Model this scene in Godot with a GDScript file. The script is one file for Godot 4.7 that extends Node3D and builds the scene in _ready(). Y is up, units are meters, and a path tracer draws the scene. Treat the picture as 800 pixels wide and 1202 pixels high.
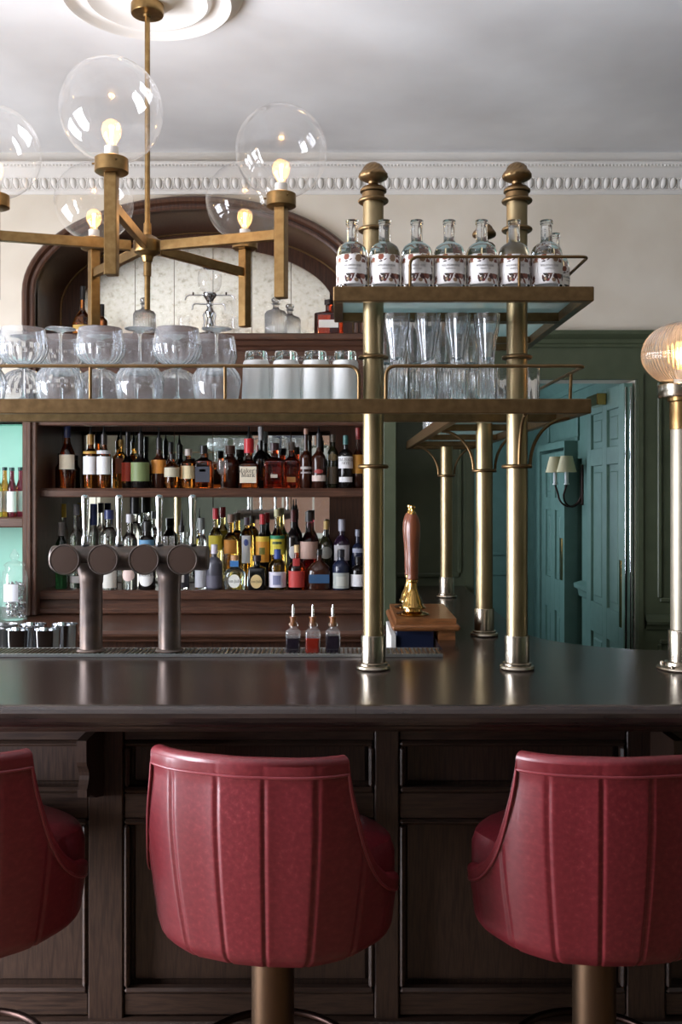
extends Node3D
# A panelled bar with a brass gantry, globe chandelier, arched back bar and three leather stools.
# Units are metres; the eye stands at (0, EYE, 0) and looks along -z. A depth D below means z = -D.
const F := 1130.0
const EYE := 1.53
const COUNTER := 1.07
const CEIL := 3.12
const WALL := 4.65

var M := {}
var taken := {}
var cache := {}


class MB:
	# collects triangles with explicit normals; faces are given counter-clockwise seen from outside
	var v := PackedVector3Array()
	var n := PackedVector3Array()
	var t := PackedVector2Array()

	func tri(a: Vector3, b: Vector3, c: Vector3, na: Vector3, nb: Vector3, nc: Vector3, ua := Vector2.ZERO, ub := Vector2.ZERO, uc := Vector2.ZERO) -> void:
		v.append(a); v.append(c); v.append(b)
		n.append(na); n.append(nc); n.append(nb)
		t.append(ua); t.append(uc); t.append(ub)

	func flat(a: Vector3, b: Vector3, c: Vector3) -> void:
		var m := (b - a).cross(c - a).normalized()
		tri(a, b, c, m, m, m)

	func quad(a: Vector3, b: Vector3, c: Vector3, d: Vector3) -> void:
		var m := (c - a).cross(d - b).normalized()
		tri(a, b, c, m, m, m, Vector2(0, 1), Vector2(1, 1), Vector2(1, 0))
		tri(a, c, d, m, m, m, Vector2(0, 1), Vector2(1, 0), Vector2(0, 0))

	func box(c: Vector3, s: Vector3, b := 0.0, q := Basis.IDENTITY) -> MB:
		# a box with chamfered edges
		var h := s / 2.0
		b = minf(b, minf(h.x, minf(h.y, h.z)) * 0.9)
		var ax := [Vector3.RIGHT, Vector3.UP, Vector3.BACK]
		for i in 3:
			for sg in [1.0, -1.0]:
				var o: Vector3 = ax[i] * sg
				var u: Vector3 = ax[(i + 1) % 3]
				var w: Vector3 = ax[(i + 2) % 3] * sg
				var hu: float = h[(i + 1) % 3] - b
				var hw: float = h[(i + 2) % 3] - b
				var p: Vector3 = o * h[i]
				quad(c + q * (p - u * hu - w * hw), c + q * (p + u * hu - w * hw), c + q * (p + u * hu + w * hw), c + q * (p - u * hu + w * hw))
		if b > 0.0:
			for i in 3:
				var j := (i + 1) % 3
				var k := (i + 2) % 3
				for sj in [1.0, -1.0]:
					for sk in [1.0, -1.0]:
						var a0: Vector3 = ax[j] * sj * h[j] + ax[k] * sk * (h[k] - b)
						var a1: Vector3 = ax[j] * sj * (h[j] - b) + ax[k] * sk * h[k]
						var e: Vector3 = ax[i] * (h[i] - b)
						_q2(c + q * (a0 - e), c + q * (a0 + e), c + q * (a1 + e), c + q * (a1 - e), q * (a0 + a1))
			for sx in [1.0, -1.0]:
				for sy in [1.0, -1.0]:
					for sz in [1.0, -1.0]:
						var p0 := Vector3(sx * h.x, sy * (h.y - b), sz * (h.z - b))
						var p1 := Vector3(sx * (h.x - b), sy * h.y, sz * (h.z - b))
						var p2 := Vector3(sx * (h.x - b), sy * (h.y - b), sz * h.z)
						if sx * sy * sz > 0.0:
							flat(c + q * p0, c + q * p1, c + q * p2)
						else:
							flat(c + q * p0, c + q * p2, c + q * p1)
		return self

	func _q2(a: Vector3, b: Vector3, c: Vector3, d: Vector3, out: Vector3) -> void:
		if (c - a).cross(d - b).dot(out) > 0.0:
			quad(a, b, c, d)
		else:
			quad(d, c, b, a)

	func lathe(prof: Array, segs := 24, at := Vector3.ZERO, q := Basis.IDENTITY, a0 := 0.0, a1 := TAU, plan = null, smooth_deg := 40.0) -> MB:
		# prof: Vector2(radius, height); going up an outside makes outward faces
		var cnt := prof.size()
		var sn: Array[Vector2] = []
		for i in cnt - 1:
			var d: Vector2 = prof[i + 1] - prof[i]
			sn.append(Vector2(d.y, -d.x).normalized())
		var lim := cos(deg_to_rad(smooth_deg))
		for i in cnt - 1:
			var n0 := sn[i]
			var n1 := sn[i]
			if i > 0 and sn[i - 1].dot(sn[i]) > lim:
				n0 = (sn[i - 1] + sn[i]).normalized()
			if i < cnt - 2 and sn[i + 1].dot(sn[i]) > lim:
				n1 = (sn[i + 1] + sn[i]).normalized()
			var pts := []
			for s in segs + 1:
				var a := a0 + (a1 - a0) * s / segs
				var rad := Vector3(sin(a), 0, cos(a))
				var tang := Vector3(cos(a), 0, -sin(a))
				var g := 1.0
				var g2 := 1.0
				var slope := 0.0
				var slope2 := 0.0
				if plan != null:
					g = plan.call(a, prof[i].y)
					slope = (plan.call(a + 0.01, prof[i].y) - plan.call(a - 0.01, prof[i].y)) / 0.02 / maxf(g, 0.01)
					g2 = plan.call(a, prof[i + 1].y)
					slope2 = (plan.call(a + 0.01, prof[i + 1].y) - plan.call(a - 0.01, prof[i + 1].y)) / 0.02 / maxf(g2, 0.01)
				var ra := (rad - tang * slope).normalized()
				var rb := (rad - tang * slope2).normalized()
				pts.append([at + q * (rad * prof[i].x * g + Vector3(0, prof[i].y, 0)), at + q * (rad * prof[i + 1].x * g2 + Vector3(0, prof[i + 1].y, 0)), q * (ra * n0.x + Vector3(0, n0.y, 0)), q * (rb * n1.x + Vector3(0, n1.y, 0)), float(s) / segs])
			var v0 := 1.0 - float(i) / (cnt - 1)
			var v1 := 1.0 - float(i + 1) / (cnt - 1)
			for s in segs:
				var A = pts[s]
				var B = pts[s + 1]
				if prof[i].x > 1e-6:
					tri(A[0], B[0], B[1], A[2], B[2], B[3], Vector2(A[4], v0), Vector2(B[4], v0), Vector2(B[4], v1))
				if prof[i + 1].x > 1e-6:
					tri(A[0], B[1], A[1], A[2], B[3], A[3], Vector2(A[4], v0), Vector2(B[4], v1), Vector2(A[4], v1))
		return self

	func tube(path: Array, r: float, sides := 10, caps := true, r_end := -1.0) -> MB:
		var cnt := path.size()
		var tg: Array[Vector3] = []
		for i in cnt:
			var p: Vector3 = path[maxi(i - 1, 0)]
			var p2: Vector3 = path[mini(i + 1, cnt - 1)]
			tg.append((p2 - p).normalized())
		var u := tg[0].cross(Vector3.UP)
		if u.length() < 0.1:
			u = tg[0].cross(Vector3.RIGHT)
		u = u.normalized()
		var rings := []
		for i in cnt:
			u = (u - tg[i] * u.dot(tg[i])).normalized()
			var w := tg[i].cross(u)
			var rr := r if r_end < 0.0 else lerpf(r, r_end, float(i) / (cnt - 1))
			var ring := []
			for s in sides + 1:
				var a := TAU * s / sides
				var d := u * cos(a) + w * sin(a)
				ring.append([path[i] + d * rr, d])
			rings.append(ring)
		for i in cnt - 1:
			for s in sides:
				var a = rings[i][s]
				var b = rings[i][s + 1]
				var c = rings[i + 1][s + 1]
				var d = rings[i + 1][s]
				tri(a[0], b[0], c[0], a[1], b[1], c[1])
				tri(a[0], c[0], d[0], a[1], c[1], d[1])
		if caps:
			for s in sides:
				tri(path[0], rings[0][s + 1][0], rings[0][s][0], -tg[0], -tg[0], -tg[0])
				tri(path[cnt - 1], rings[cnt - 1][s][0], rings[cnt - 1][s + 1][0], tg[cnt - 1], tg[cnt - 1], tg[cnt - 1])
		return self

	func prism(poly: PackedVector2Array, z0: float, z1: float, xf := Transform3D.IDENTITY, smooth := false) -> MB:
		# poly counter-clockwise in xy, extruded along local z from z0 to z1
		var area := 0.0
		for i in poly.size():
			area += poly[i].cross(poly[(i + 1) % poly.size()])
		if area < 0.0:
			poly = poly.duplicate()
			poly.reverse()
		var idx := Geometry2D.triangulate_polygon(poly)
		for i in range(0, idx.size(), 3):
			var a := poly[idx[i]]
			var b := poly[idx[i + 1]]
			var c := poly[idx[i + 2]]
			if (b - a).cross(c - a) < 0.0:
				var k := b
				b = c
				c = k
			flat(xf * Vector3(a.x, a.y, z1), xf * Vector3(b.x, b.y, z1), xf * Vector3(c.x, c.y, z1))
			flat(xf * Vector3(a.x, a.y, z0), xf * Vector3(c.x, c.y, z0), xf * Vector3(b.x, b.y, z0))
		var cnt := poly.size()
		for i in cnt:
			var a := poly[i]
			var b := poly[(i + 1) % cnt]
			var d := (b - a).normalized()
			var na := Vector3(d.y, -d.x, 0)
			var nb := na
			if smooth:
				var dp := (a - poly[(i + cnt - 1) % cnt]).normalized()
				var dn := (poly[(i + 2) % cnt] - b).normalized()
				if dp.dot(d) > 0.75:
					na = (na + Vector3(dp.y, -dp.x, 0)).normalized()
				if dn.dot(d) > 0.75:
					nb = (nb + Vector3(dn.y, -dn.x, 0)).normalized()
			na = xf.basis * na
			nb = xf.basis * nb
			tri(xf * Vector3(a.x, a.y, z0), xf * Vector3(b.x, b.y, z0), xf * Vector3(b.x, b.y, z1), na, nb, nb)
			tri(xf * Vector3(a.x, a.y, z0), xf * Vector3(b.x, b.y, z1), xf * Vector3(a.x, a.y, z1), na, nb, na)
		return self

	func slab(poly: PackedVector2Array, y0: float, y1: float) -> MB:
		# poly in (x, depth), extruded upwards
		return prism(poly, y0, y1, Transform3D(Basis(Vector3(1, 0, 0), Vector3(0, 0, -1), Vector3(0, 1, 0)), Vector3.ZERO), true)

	func sweep(path: Array, us: Array, ws: Array, prof: PackedVector2Array, closed_prof := true) -> MB:
		# profile point (a, b) sits at path + us * a + ws * b
		var cnt := prof.size()
		var edges := cnt if closed_prof else cnt - 1
		for i in path.size() - 1:
			for k in edges:
				var p0 := prof[k]
				var p1 := prof[(k + 1) % cnt]
				var a: Vector3 = path[i] + us[i] * p0.x + ws[i] * p0.y
				var b: Vector3 = path[i] + us[i] * p1.x + ws[i] * p1.y
				var c: Vector3 = path[i + 1] + us[i + 1] * p1.x + ws[i + 1] * p1.y
				var d: Vector3 = path[i + 1] + us[i + 1] * p0.x + ws[i + 1] * p0.y
				var e := (p1 - p0).normalized()
				var na: Vector3 = us[i] * e.y - ws[i] * e.x
				var nb: Vector3 = us[i + 1] * e.y - ws[i + 1] * e.x
				if (c - a).cross(d - b).dot(na) > 0.0:
					tri(a, b, c, na, na, nb)
					tri(a, c, d, na, nb, nb)
				else:
					tri(a, c, b, na, nb, na)
					tri(a, d, c, na, nb, nb)
		return self

	func mesh() -> ArrayMesh:
		var arr := []
		arr.resize(Mesh.ARRAY_MAX)
		arr[Mesh.ARRAY_VERTEX] = v
		arr[Mesh.ARRAY_NORMAL] = n
		arr[Mesh.ARRAY_TEX_UV] = t
		var m := ArrayMesh.new()
		m.add_surface_from_arrays(Mesh.PRIMITIVE_TRIANGLES, arr)
		return m


# ---------------------------------------------------------------- small helpers
func P(px: float, py: float, d: float) -> Vector3:
	return Vector3((px - 400.0) * d / F, EYE + (575.0 - py) * d / F, -d)

func X(px: float, d: float) -> float:
	return (px - 400.0) * d / F

func Y(py: float, d: float) -> float:
	return EYE + (575.0 - py) * d / F

func rgb(r: float, g: float, b: float, a := 1.0) -> Color:
	return Color(r / 255.0, g / 255.0, b / 255.0, a)

func numbered(called: String) -> String:
	var k: int = taken.get(called, 0)
	taken[called] = k + 1
	return called if k == 0 else "%s_%03d" % [called, k]

func meta(o: Node, label: String, category: String, group := "", kind := "") -> void:
	if label: o.set_meta("label", label)
	if category: o.set_meta("category", category)
	if group: o.set_meta("group", group)
	if kind: o.set_meta("kind", kind)

func thing(called: String, label: String, category: String, at := Vector3.ZERO, turn := 0.0, group := "") -> Node3D:
	var o := Node3D.new()
	o.name = numbered(called)
	add_child(o)
	o.position = at
	o.rotation.y = turn
	meta(o, label, category, group)
	return o

func part(called: String, mesh: Mesh, m: Material, parent: Node, at := Vector3.ZERO, turn := Vector3.ZERO) -> MeshInstance3D:
	var o := MeshInstance3D.new()
	o.name = called
	o.mesh = mesh
	o.material_override = m
	parent.add_child(o, true)
	o.position = at
	o.rotation = turn
	return o

func solo(called: String, mesh: Mesh, m: Material, label: String, category: String, at := Vector3.ZERO, group := "") -> MeshInstance3D:
	var o := part(numbered(called), mesh, m, self, at)
	meta(o, label, category, group)
	return o

func struct(called: String, mesh: Mesh, m: Material, at := Vector3.ZERO) -> MeshInstance3D:
	var o := part(called, mesh, m, self, at)
	o.set_meta("kind", "structure")
	return o

func bx(c: Vector3, s: Vector3, b := 0.0) -> ArrayMesh:
	return MB.new().box(c, s, b).mesh()

func span(x0: float, x1: float, y0: float, y1: float, d0: float, d1: float, b := 0.0) -> ArrayMesh:
	# a box between two x, two heights and two depths
	return bx(Vector3((x0 + x1) / 2, (y0 + y1) / 2, -(d0 + d1) / 2), Vector3(absf(x1 - x0), absf(y1 - y0), absf(d1 - d0)), b)

func lathed(prof: Array, segs := 24, plan = null) -> ArrayMesh:
	return MB.new().lathe(prof, segs, Vector3.ZERO, Basis.IDENTITY, 0.0, TAU, plan).mesh()

func pv(a: Array) -> PackedVector2Array:
	var r := PackedVector2Array()
	for i in range(0, a.size(), 2):
		r.append(Vector2(a[i], a[i + 1]))
	return r

func prof(a: Array) -> Array:
	var r := []
	for i in range(0, a.size(), 2):
		r.append(Vector2(a[i], a[i + 1]))
	return r

func arc(c: Vector3, u: Vector3, w: Vector3, r: float, a0: float, a1: float, steps: int) -> Array:
	var r_ := []
	for i in steps + 1:
		var a := lerpf(a0, a1, float(i) / steps)
		r_.append(c + (u * cos(a) + w * sin(a)) * r)
	return r_


# ---------------------------------------------------------------- materials
func noise(freq: float, seed_: int, ramp: Array, kind := FastNoiseLite.TYPE_SIMPLEX_SMOOTH, size := 512, octaves := 4, bump := false) -> NoiseTexture2D:
	var f := FastNoiseLite.new()
	f.noise_type = kind
	f.seed = seed_
	f.frequency = freq
	f.fractal_octaves = octaves
	var t := NoiseTexture2D.new()
	t.width = size
	t.height = size
	t.seamless = true
	t.noise = f
	if bump:
		t.as_normal_map = true
		t.bump_strength = 3.0
	elif ramp.size():
		var g := Gradient.new()
		var offs := PackedFloat32Array()
		var cols := PackedColorArray()
		for i in range(0, ramp.size(), 2):
			offs.append(ramp[i])
			cols.append(ramp[i + 1])
		g.offsets = offs
		g.colors = cols
		t.color_ramp = g
	return t

func mat(key: String, c: Color, rough := 0.5, metal := 0.0) -> StandardMaterial3D:
	var m := StandardMaterial3D.new()
	m.resource_name = key
	m.albedo_color = c
	m.roughness = rough
	m.metallic = metal
	M[key] = m
	return m

func tri(m: StandardMaterial3D, tex: Texture2D, scale: Vector3, world := true) -> StandardMaterial3D:
	m.albedo_texture = tex
	m.uv1_triplanar = true
	m.uv1_world_triplanar = world
	m.uv1_scale = scale
	return m

func glass(key: String, c: Color, solid := true, rough := 0.0) -> StandardMaterial3D:
	var m := mat(key, c, rough)
	m.transparency = BaseMaterial3D.TRANSPARENCY_ALPHA
	if solid:
		m.refraction_enabled = true
		m.refraction_scale = 0.05
	return m

func lamp(key: String, c: Color, e: float) -> StandardMaterial3D:
	var m := mat(key, c, 0.4)
	m.emission_enabled = true
	m.emission = c
	m.emission_energy_multiplier = e
	return m

func materials() -> void:
	# plaster and paint
	tri(mat("ceiling", Color.WHITE, 0.9), noise(0.006, 3, [0.0, rgb(206, 204, 203), 1.0, rgb(224, 223, 222)]), Vector3.ONE * 0.45)
	tri(mat("cream", Color.WHITE, 0.85), noise(0.008, 5, [0.0, rgb(214, 203, 186), 1.0, rgb(226, 217, 202)]), Vector3.ONE * 0.6)
	mat("plaster", rgb(226, 222, 216), 0.8)
	tri(mat("green", Color.WHITE, 0.45), noise(0.012, 7, [0.0, rgb(68, 76, 56), 1.0, rgb(78, 86, 65)]), Vector3.ONE * 1.2)
	tri(mat("teal", Color.WHITE, 0.45), noise(0.012, 8, [0.0, rgb(92, 124, 112), 1.0, rgb(104, 136, 124)]), Vector3.ONE * 1.2)
	mat("mint", rgb(150, 205, 186), 0.5)
	# timbers: the noise is stretched along the grain
	var dark := noise(0.011, 11, [0.0, rgb(34, 24, 20), 0.45, rgb(54, 39, 31), 0.6, rgb(64, 47, 37), 1.0, rgb(42, 30, 25)], FastNoiseLite.TYPE_SIMPLEX_SMOOTH, 512, 5)
	tri(mat("oak_v", Color.WHITE, 0.38), dark, Vector3(16, 1.1, 16))
	tri(mat("oak_h", Color.WHITE, 0.38), dark, Vector3(1.1, 16, 16))
	var top := noise(0.011, 13, [0.0, rgb(33, 25, 23), 0.5, rgb(46, 35, 31), 1.0, rgb(60, 46, 40)], FastNoiseLite.TYPE_SIMPLEX_SMOOTH, 512, 5)
	var ct := tri(mat("counter", Color.WHITE, 0.2), top, Vector3(0.8, 12, 12))
	ct.metallic_specular = 0.5
	var mah := noise(0.011, 17, [0.0, rgb(58, 37, 28), 0.5, rgb(79, 51, 38), 1.0, rgb(98, 66, 49)], FastNoiseLite.TYPE_SIMPLEX_SMOOTH, 512, 5)
	tri(mat("mahogany_v", Color.WHITE, 0.34), mah, Vector3(12, 0.9, 12))
	tri(mat("mahogany_h", Color.WHITE, 0.34), mah, Vector3(0.9, 12, 12))
	tri(mat("board", Color.WHITE, 0.3), noise(0.011, 19, [0.0, rgb(96, 58, 30), 0.5, rgb(128, 80, 44), 1.0, rgb(152, 100, 58)]), Vector3(2, 12, 12))
	var hw := tri(mat("handle_wood", Color.WHITE, 0.22), noise(0.011, 23, [0.0, rgb(98, 46, 22), 1.0, rgb(138, 72, 38)]), Vector3(20, 2, 20))
	hw.clearcoat_enabled = true
	hw.clearcoat = 0.6
	# metals
	var bn := noise(0.02, 29, [0.0, rgb(128, 100, 62), 0.5, rgb(142, 114, 74), 1.0, rgb(156, 128, 86)])
	tri(mat("brass", Color.WHITE, 0.36, 1.0), bn, Vector3(3, 3, 3))
	tri(mat("bronze", Color.WHITE, 0.42, 1.0), noise(0.02, 31, [0.0, rgb(108, 86, 58), 1.0, rgb(134, 108, 76)]), Vector3(3, 3, 3))
	tri(mat("column_brass", Color.WHITE, 0.4, 1.0), noise(0.016, 33, [0.0, rgb(146, 128, 96), 1.0, rgb(174, 156, 120)]), Vector3(4, 1, 4))
	tri(mat("lamp_shaft", Color.WHITE, 0.5, 0.85), noise(0.02, 35, [0.0, rgb(138, 130, 114), 1.0, rgb(156, 148, 132)]), Vector3(4, 1, 4))
	mat("red_liquid", rgb(110, 28, 17), 0.1)
	mat("ink_liquid", rgb(26, 20, 28), 0.1)
	mat("stool_bronze", rgb(104, 84, 66), 0.42, 1.0)
	mat("nickel", rgb(176, 166, 150), 0.25, 1.0)
	mat("gold_brass", rgb(190, 152, 88), 0.14, 1.0)
	mat("chrome", rgb(215, 218, 222), 0.1, 1.0)
	mat("steel", rgb(190, 190, 190), 0.28, 1.0)
	tri(mat("gunmetal", Color.WHITE, 0.42, 0.85), noise(0.01, 37, [0.0, rgb(84, 74, 70), 0.5, rgb(108, 97, 92), 1.0, rgb(124, 102, 88)]), Vector3.ONE * 3.0)
	mat("badge", rgb(66, 50, 42), 0.35, 0.3)
	mat("dark_metal", rgb(58, 44, 40), 0.35, 1.0)
	mat("mirror", rgb(206, 212, 206), 0.02, 1.0)
	var am := tri(mat("old_mirror", Color.WHITE, 0.24, 1.0), noise(0.022, 41, [0.0, rgb(176, 172, 156), 0.3, rgb(216, 214, 200), 0.75, rgb(228, 227, 216), 1.0, rgb(190, 182, 160)], FastNoiseLite.TYPE_SIMPLEX_SMOOTH, 512, 5), Vector3.ONE * 2.2)
	am.metallic_specular = 0.5
	# leather
	var lt := tri(mat("leather", Color.WHITE, 0.42), noise(0.035, 43, [0.0, rgb(92, 23, 30), 0.4, rgb(101, 28, 35), 0.7, rgb(108, 33, 39), 1.0, rgb(126, 50, 54)], FastNoiseLite.TYPE_SIMPLEX_SMOOTH, 512, 5), Vector3.ONE * 3.5, false)
	lt.heightmap_enabled = true
	lt.heightmap_texture = noise(0.12, 44, [])
	lt.heightmap_scale = 0.008
	lt.metallic_specular = 0.4
	lt.clearcoat_enabled = true
	lt.clearcoat = 0.35
	lt.clearcoat_roughness = 0.24
	mat("piping", rgb(120, 44, 50), 0.35)
	# glass
	glass("crystal", Color(1, 1, 1, 0.06), false)
	glass("globe", Color(1, 1, 1, 0.02), false)
	var sg := glass("shelf_glass", rgb(172, 204, 204, 0.62), false, 0.35)
	sg.backlight_enabled = true
	sg.backlight = Color(0.66, 0.78, 0.78)
	glass("pane", Color(1, 1, 1, 0.04), false)
	glass("clear", Color(0.97, 0.98, 0.98, 0.0))
	glass("balloon", Color(0.98, 0.99, 1.0, 0.09))
	glass("lamp_glass", Color(1.0, 0.97, 0.94, 0.06))
	glass("flute", Color(0.98, 0.99, 1.0, 0.04))
	glass("cut", Color(0.98, 0.99, 1.0, 0.0))
	glass("pale_blue", rgb(206, 232, 236, 0.0))
	glass("amber", rgb(226, 140, 58, 0.0))
	glass("dark_amber", rgb(176, 84, 32, 0.0))
	glass("red_amber", rgb(196, 66, 30, 0.0))
	glass("pale_gold", rgb(240, 216, 140, 0.0))
	glass("gold", rgb(232, 182, 88, 0.0))
	glass("green_glass", rgb(44, 104, 62, 0.0))
	glass("rose_red", rgb(150, 40, 60, 0.0))
	mat("black_glass", rgb(20, 17, 17), 0.08)
	mat("olive_glass", rgb(34, 34, 20), 0.08)
	mat("navy_glass", rgb(34, 40, 62), 0.12)
	mat("brown_glass", rgb(52, 24, 15), 0.07)
	mat("plum_glass", rgb(40, 26, 44), 0.08)
	mat("grey_glass", rgb(78, 78, 88), 0.3)
	var fr := mat("frost", Color(0.92, 0.92, 0.91, 0.72), 0.6)
	fr.transparency = BaseMaterial3D.TRANSPARENCY_ALPHA
	lamp("bulb_glow", Color(1.0, 0.8, 0.52), 20.0)
	var bg := glass("bulb_glass", Color(1.0, 0.9, 0.75, 0.1), false)
	bg.metallic_specular = 0.5
	mat("white_porcelain", rgb(226, 224, 218), 0.35)
	var sh := mat("lampshade", rgb(226, 212, 170), 0.8)
	sh.backlight_enabled = true
	sh.backlight = Color(0.5, 0.46, 0.34)
	mat("black", rgb(18, 17, 18), 0.4)
	mat("white_paint", rgb(228, 226, 220), 0.5)
	tri(mat("floor", Color.WHITE, 0.5), noise(0.011, 47, [0.0, rgb(92, 70, 52), 1.0, rgb(126, 100, 78)]), Vector3(1, 1, 9))
	mat("asphalt", rgb(96, 96, 98), 0.9)
	tri(mat("brick_far", Color.WHITE, 0.9), noise(0.05, 53, [0.0, rgb(150, 98, 76), 1.0, rgb(186, 130, 102)]), Vector3.ONE * 1.5)


func _ready() -> void:
	# ---- camera, sky, daylight, exposure
	var cam := Camera3D.new()
	cam.name = "camera"
	add_child(cam)
	cam.position = Vector3(0, EYE, 0)
	cam.projection = Camera3D.PROJECTION_FRUSTUM
	cam.near = 0.1
	cam.far = 200.0
	cam.size = 0.1 * 1202.0 / F
	cam.frustum_offset = Vector2(0, -26.0 / F * 0.1)
	cam.current = true
	var sky_mat := ProceduralSkyMaterial.new()
	sky_mat.sky_top_color = rgb(196, 208, 222)
	sky_mat.sky_horizon_color = rgb(226, 230, 234)
	sky_mat.ground_bottom_color = rgb(120, 118, 116)
	sky_mat.ground_horizon_color = rgb(190, 190, 190)
	sky_mat.sun_angle_max = 0.0
	sky_mat.energy_multiplier = 2.4
	var sky := Sky.new()
	sky.sky_material = sky_mat
	var env := Environment.new()
	env.background_mode = Environment.BG_SKY
	env.sky = sky
	env.ambient_light_source = Environment.AMBIENT_SOURCE_DISABLED
	env.reflected_light_source = Environment.REFLECTION_SOURCE_SKY
	env.tonemap_mode = Environment.TONE_MAPPER_LINEAR
	env.tonemap_exposure = 1.12
	env.sdfgi_enabled = true
	env.ssao_enabled = true
	env.ssil_enabled = true
	var we := WorldEnvironment.new()
	we.name = "environment"
	we.environment = env
	add_child(we)
	# daylight at the tall sash windows in the wall beside the bar, and in the passage
	daylight("window_light", Vector3(-2.94, 1.55, -3.2), Vector2(1.1, 1.3), -90.0, 5.6)
	daylight("window_light", Vector3(-2.94, 1.15, -1.5), Vector2(1.3, 2.1), -90.0, 11.8)
	daylight("window_light", Vector3(0.32, 1.6, -6.0), Vector2(1.1, 1.0), -90.0, 1.0, rgb(214, 230, 255))

	materials()
	setting()
	back_bar()
	bar_counter()
	gantry()
	chandelier()
	stools()
	bar_fittings()
	bar_lamp()
	passage()
	glassware()
	gin_row()
	back_bottles()
	arch_shelf_things()
	side_bay_things()


func daylight(called: String, at: Vector3, size: Vector2, turn: float, e: float, c := Color(0.93, 0.95, 1.0)) -> void:
	var l := AreaLight3D.new()
	l.name = numbered(called)
	add_child(l)
	l.position = at
	l.rotation_degrees.y = turn
	l.area_size = size
	l.area_normalize_energy = false
	l.light_color = c
	l.light_energy = e
	l.shadow_enabled = true


# ---------------------------------------------------------------- room
func pierced(called: String, axis_x: bool, at: float, thick: float, lo: float, hi: float, y0: float, y1: float, holes: Array, m: Material) -> void:
	# a wall across the x axis (axis_x) or the z axis with rectangular openings [a0, a1, b0, b1]; holes sorted along the wall
	var mb := MB.new()
	var put := func(a0: float, a1: float, b0: float, b1: float) -> void:
		if a1 - a0 < 0.001 or b1 - b0 < 0.001:
			return
		if axis_x:
			mb.box(Vector3(at, (b0 + b1) / 2, (a0 + a1) / 2), Vector3(thick, b1 - b0, a1 - a0))
		else:
			mb.box(Vector3((a0 + a1) / 2, (b0 + b1) / 2, at), Vector3(a1 - a0, b1 - b0, thick))
	var cur := lo
	for h in holes:
		put.call(cur, h[0], y0, y1)
		put.call(h[0], h[1], y0, clampf(h[2], y0, y1))
		put.call(h[0], h[1], clampf(h[3], y0, y1), y1)
		cur = h[1]
	put.call(cur, hi, y0, y1)
	struct(called, mb.mesh(), m)

func sash(n: int, axis_x: bool, at: float, a0: float, a1: float, b0: float, b1: float) -> void:
	# a painted sash window with glazing bars and panes
	var w := Node3D.new()
	w.name = "window_%d" % n
	add_child(w)
	w.set_meta("kind", "structure")
	w.position = Vector3(at, 0, 0) if axis_x else Vector3(0, 0, at)
	var put := func(mb: MB, u0: float, u1: float, v0: float, v1: float, t: float) -> MB:
		var c := Vector3(0, (v0 + v1) / 2, (u0 + u1) / 2) if axis_x else Vector3((u0 + u1) / 2, (v0 + v1) / 2, 0)
		var s := Vector3(t, v1 - v0, u1 - u0) if axis_x else Vector3(u1 - u0, v1 - v0, t)
		return mb.box(c, s, 0.004)
	var fr := MB.new()
	put.call(fr, a0, a0 + 0.06, b0, b1, 0.1)
	put.call(fr, a1 - 0.06, a1, b0, b1, 0.1)
	put.call(fr, a0 + 0.06, a1 - 0.06, b0, b0 + 0.07, 0.1)
	put.call(fr, a0 + 0.06, a1 - 0.06, b1 - 0.06, b1, 0.1)
	part("window_frame", fr.mesh(), M.white_paint, w)
	var bars := MB.new()
	var mid := (b0 + b1) / 2
	put.call(bars, a0 + 0.06, a1 - 0.06, mid - 0.025, mid + 0.025, 0.06)
	for k in [1, 2]:
		var u: float = lerpf(a0 + 0.06, a1 - 0.06, k / 3.0)
		put.call(bars, u - 0.012, u + 0.012, b0 + 0.07, b1 - 0.06, 0.035)
	part("glazing_bars", bars.mesh(), M.white_paint, w)
	part("pane", put.call(MB.new(), a0 + 0.06, a1 - 0.06, b0 + 0.07, b1 - 0.06, 0.006).mesh(), M.pane, w)

func arch_path(cx: float, a: float, b: float, spring: float, foot: float, steps: int) -> Array:
	# [points, outward normals] from the right foot over the top to the left foot
	var pts := [Vector3(cx + a, foot, 0)]
	var ns := [Vector3(1, 0, 0)]
	for i in steps + 1:
		var t := PI * i / steps
		pts.append(Vector3(cx + a * cos(t), spring + b * sin(t), 0))
		ns.append(Vector3(b * cos(t), a * sin(t), 0).normalized())
	pts.append(Vector3(cx - a, foot, 0))
	ns.append(Vector3(-1, 0, 0))
	return [pts, ns]

const ARCH_X := -0.704
const ARCH_A := 0.832
const ARCH_B := 0.464
const SPRING := 2.481

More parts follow.
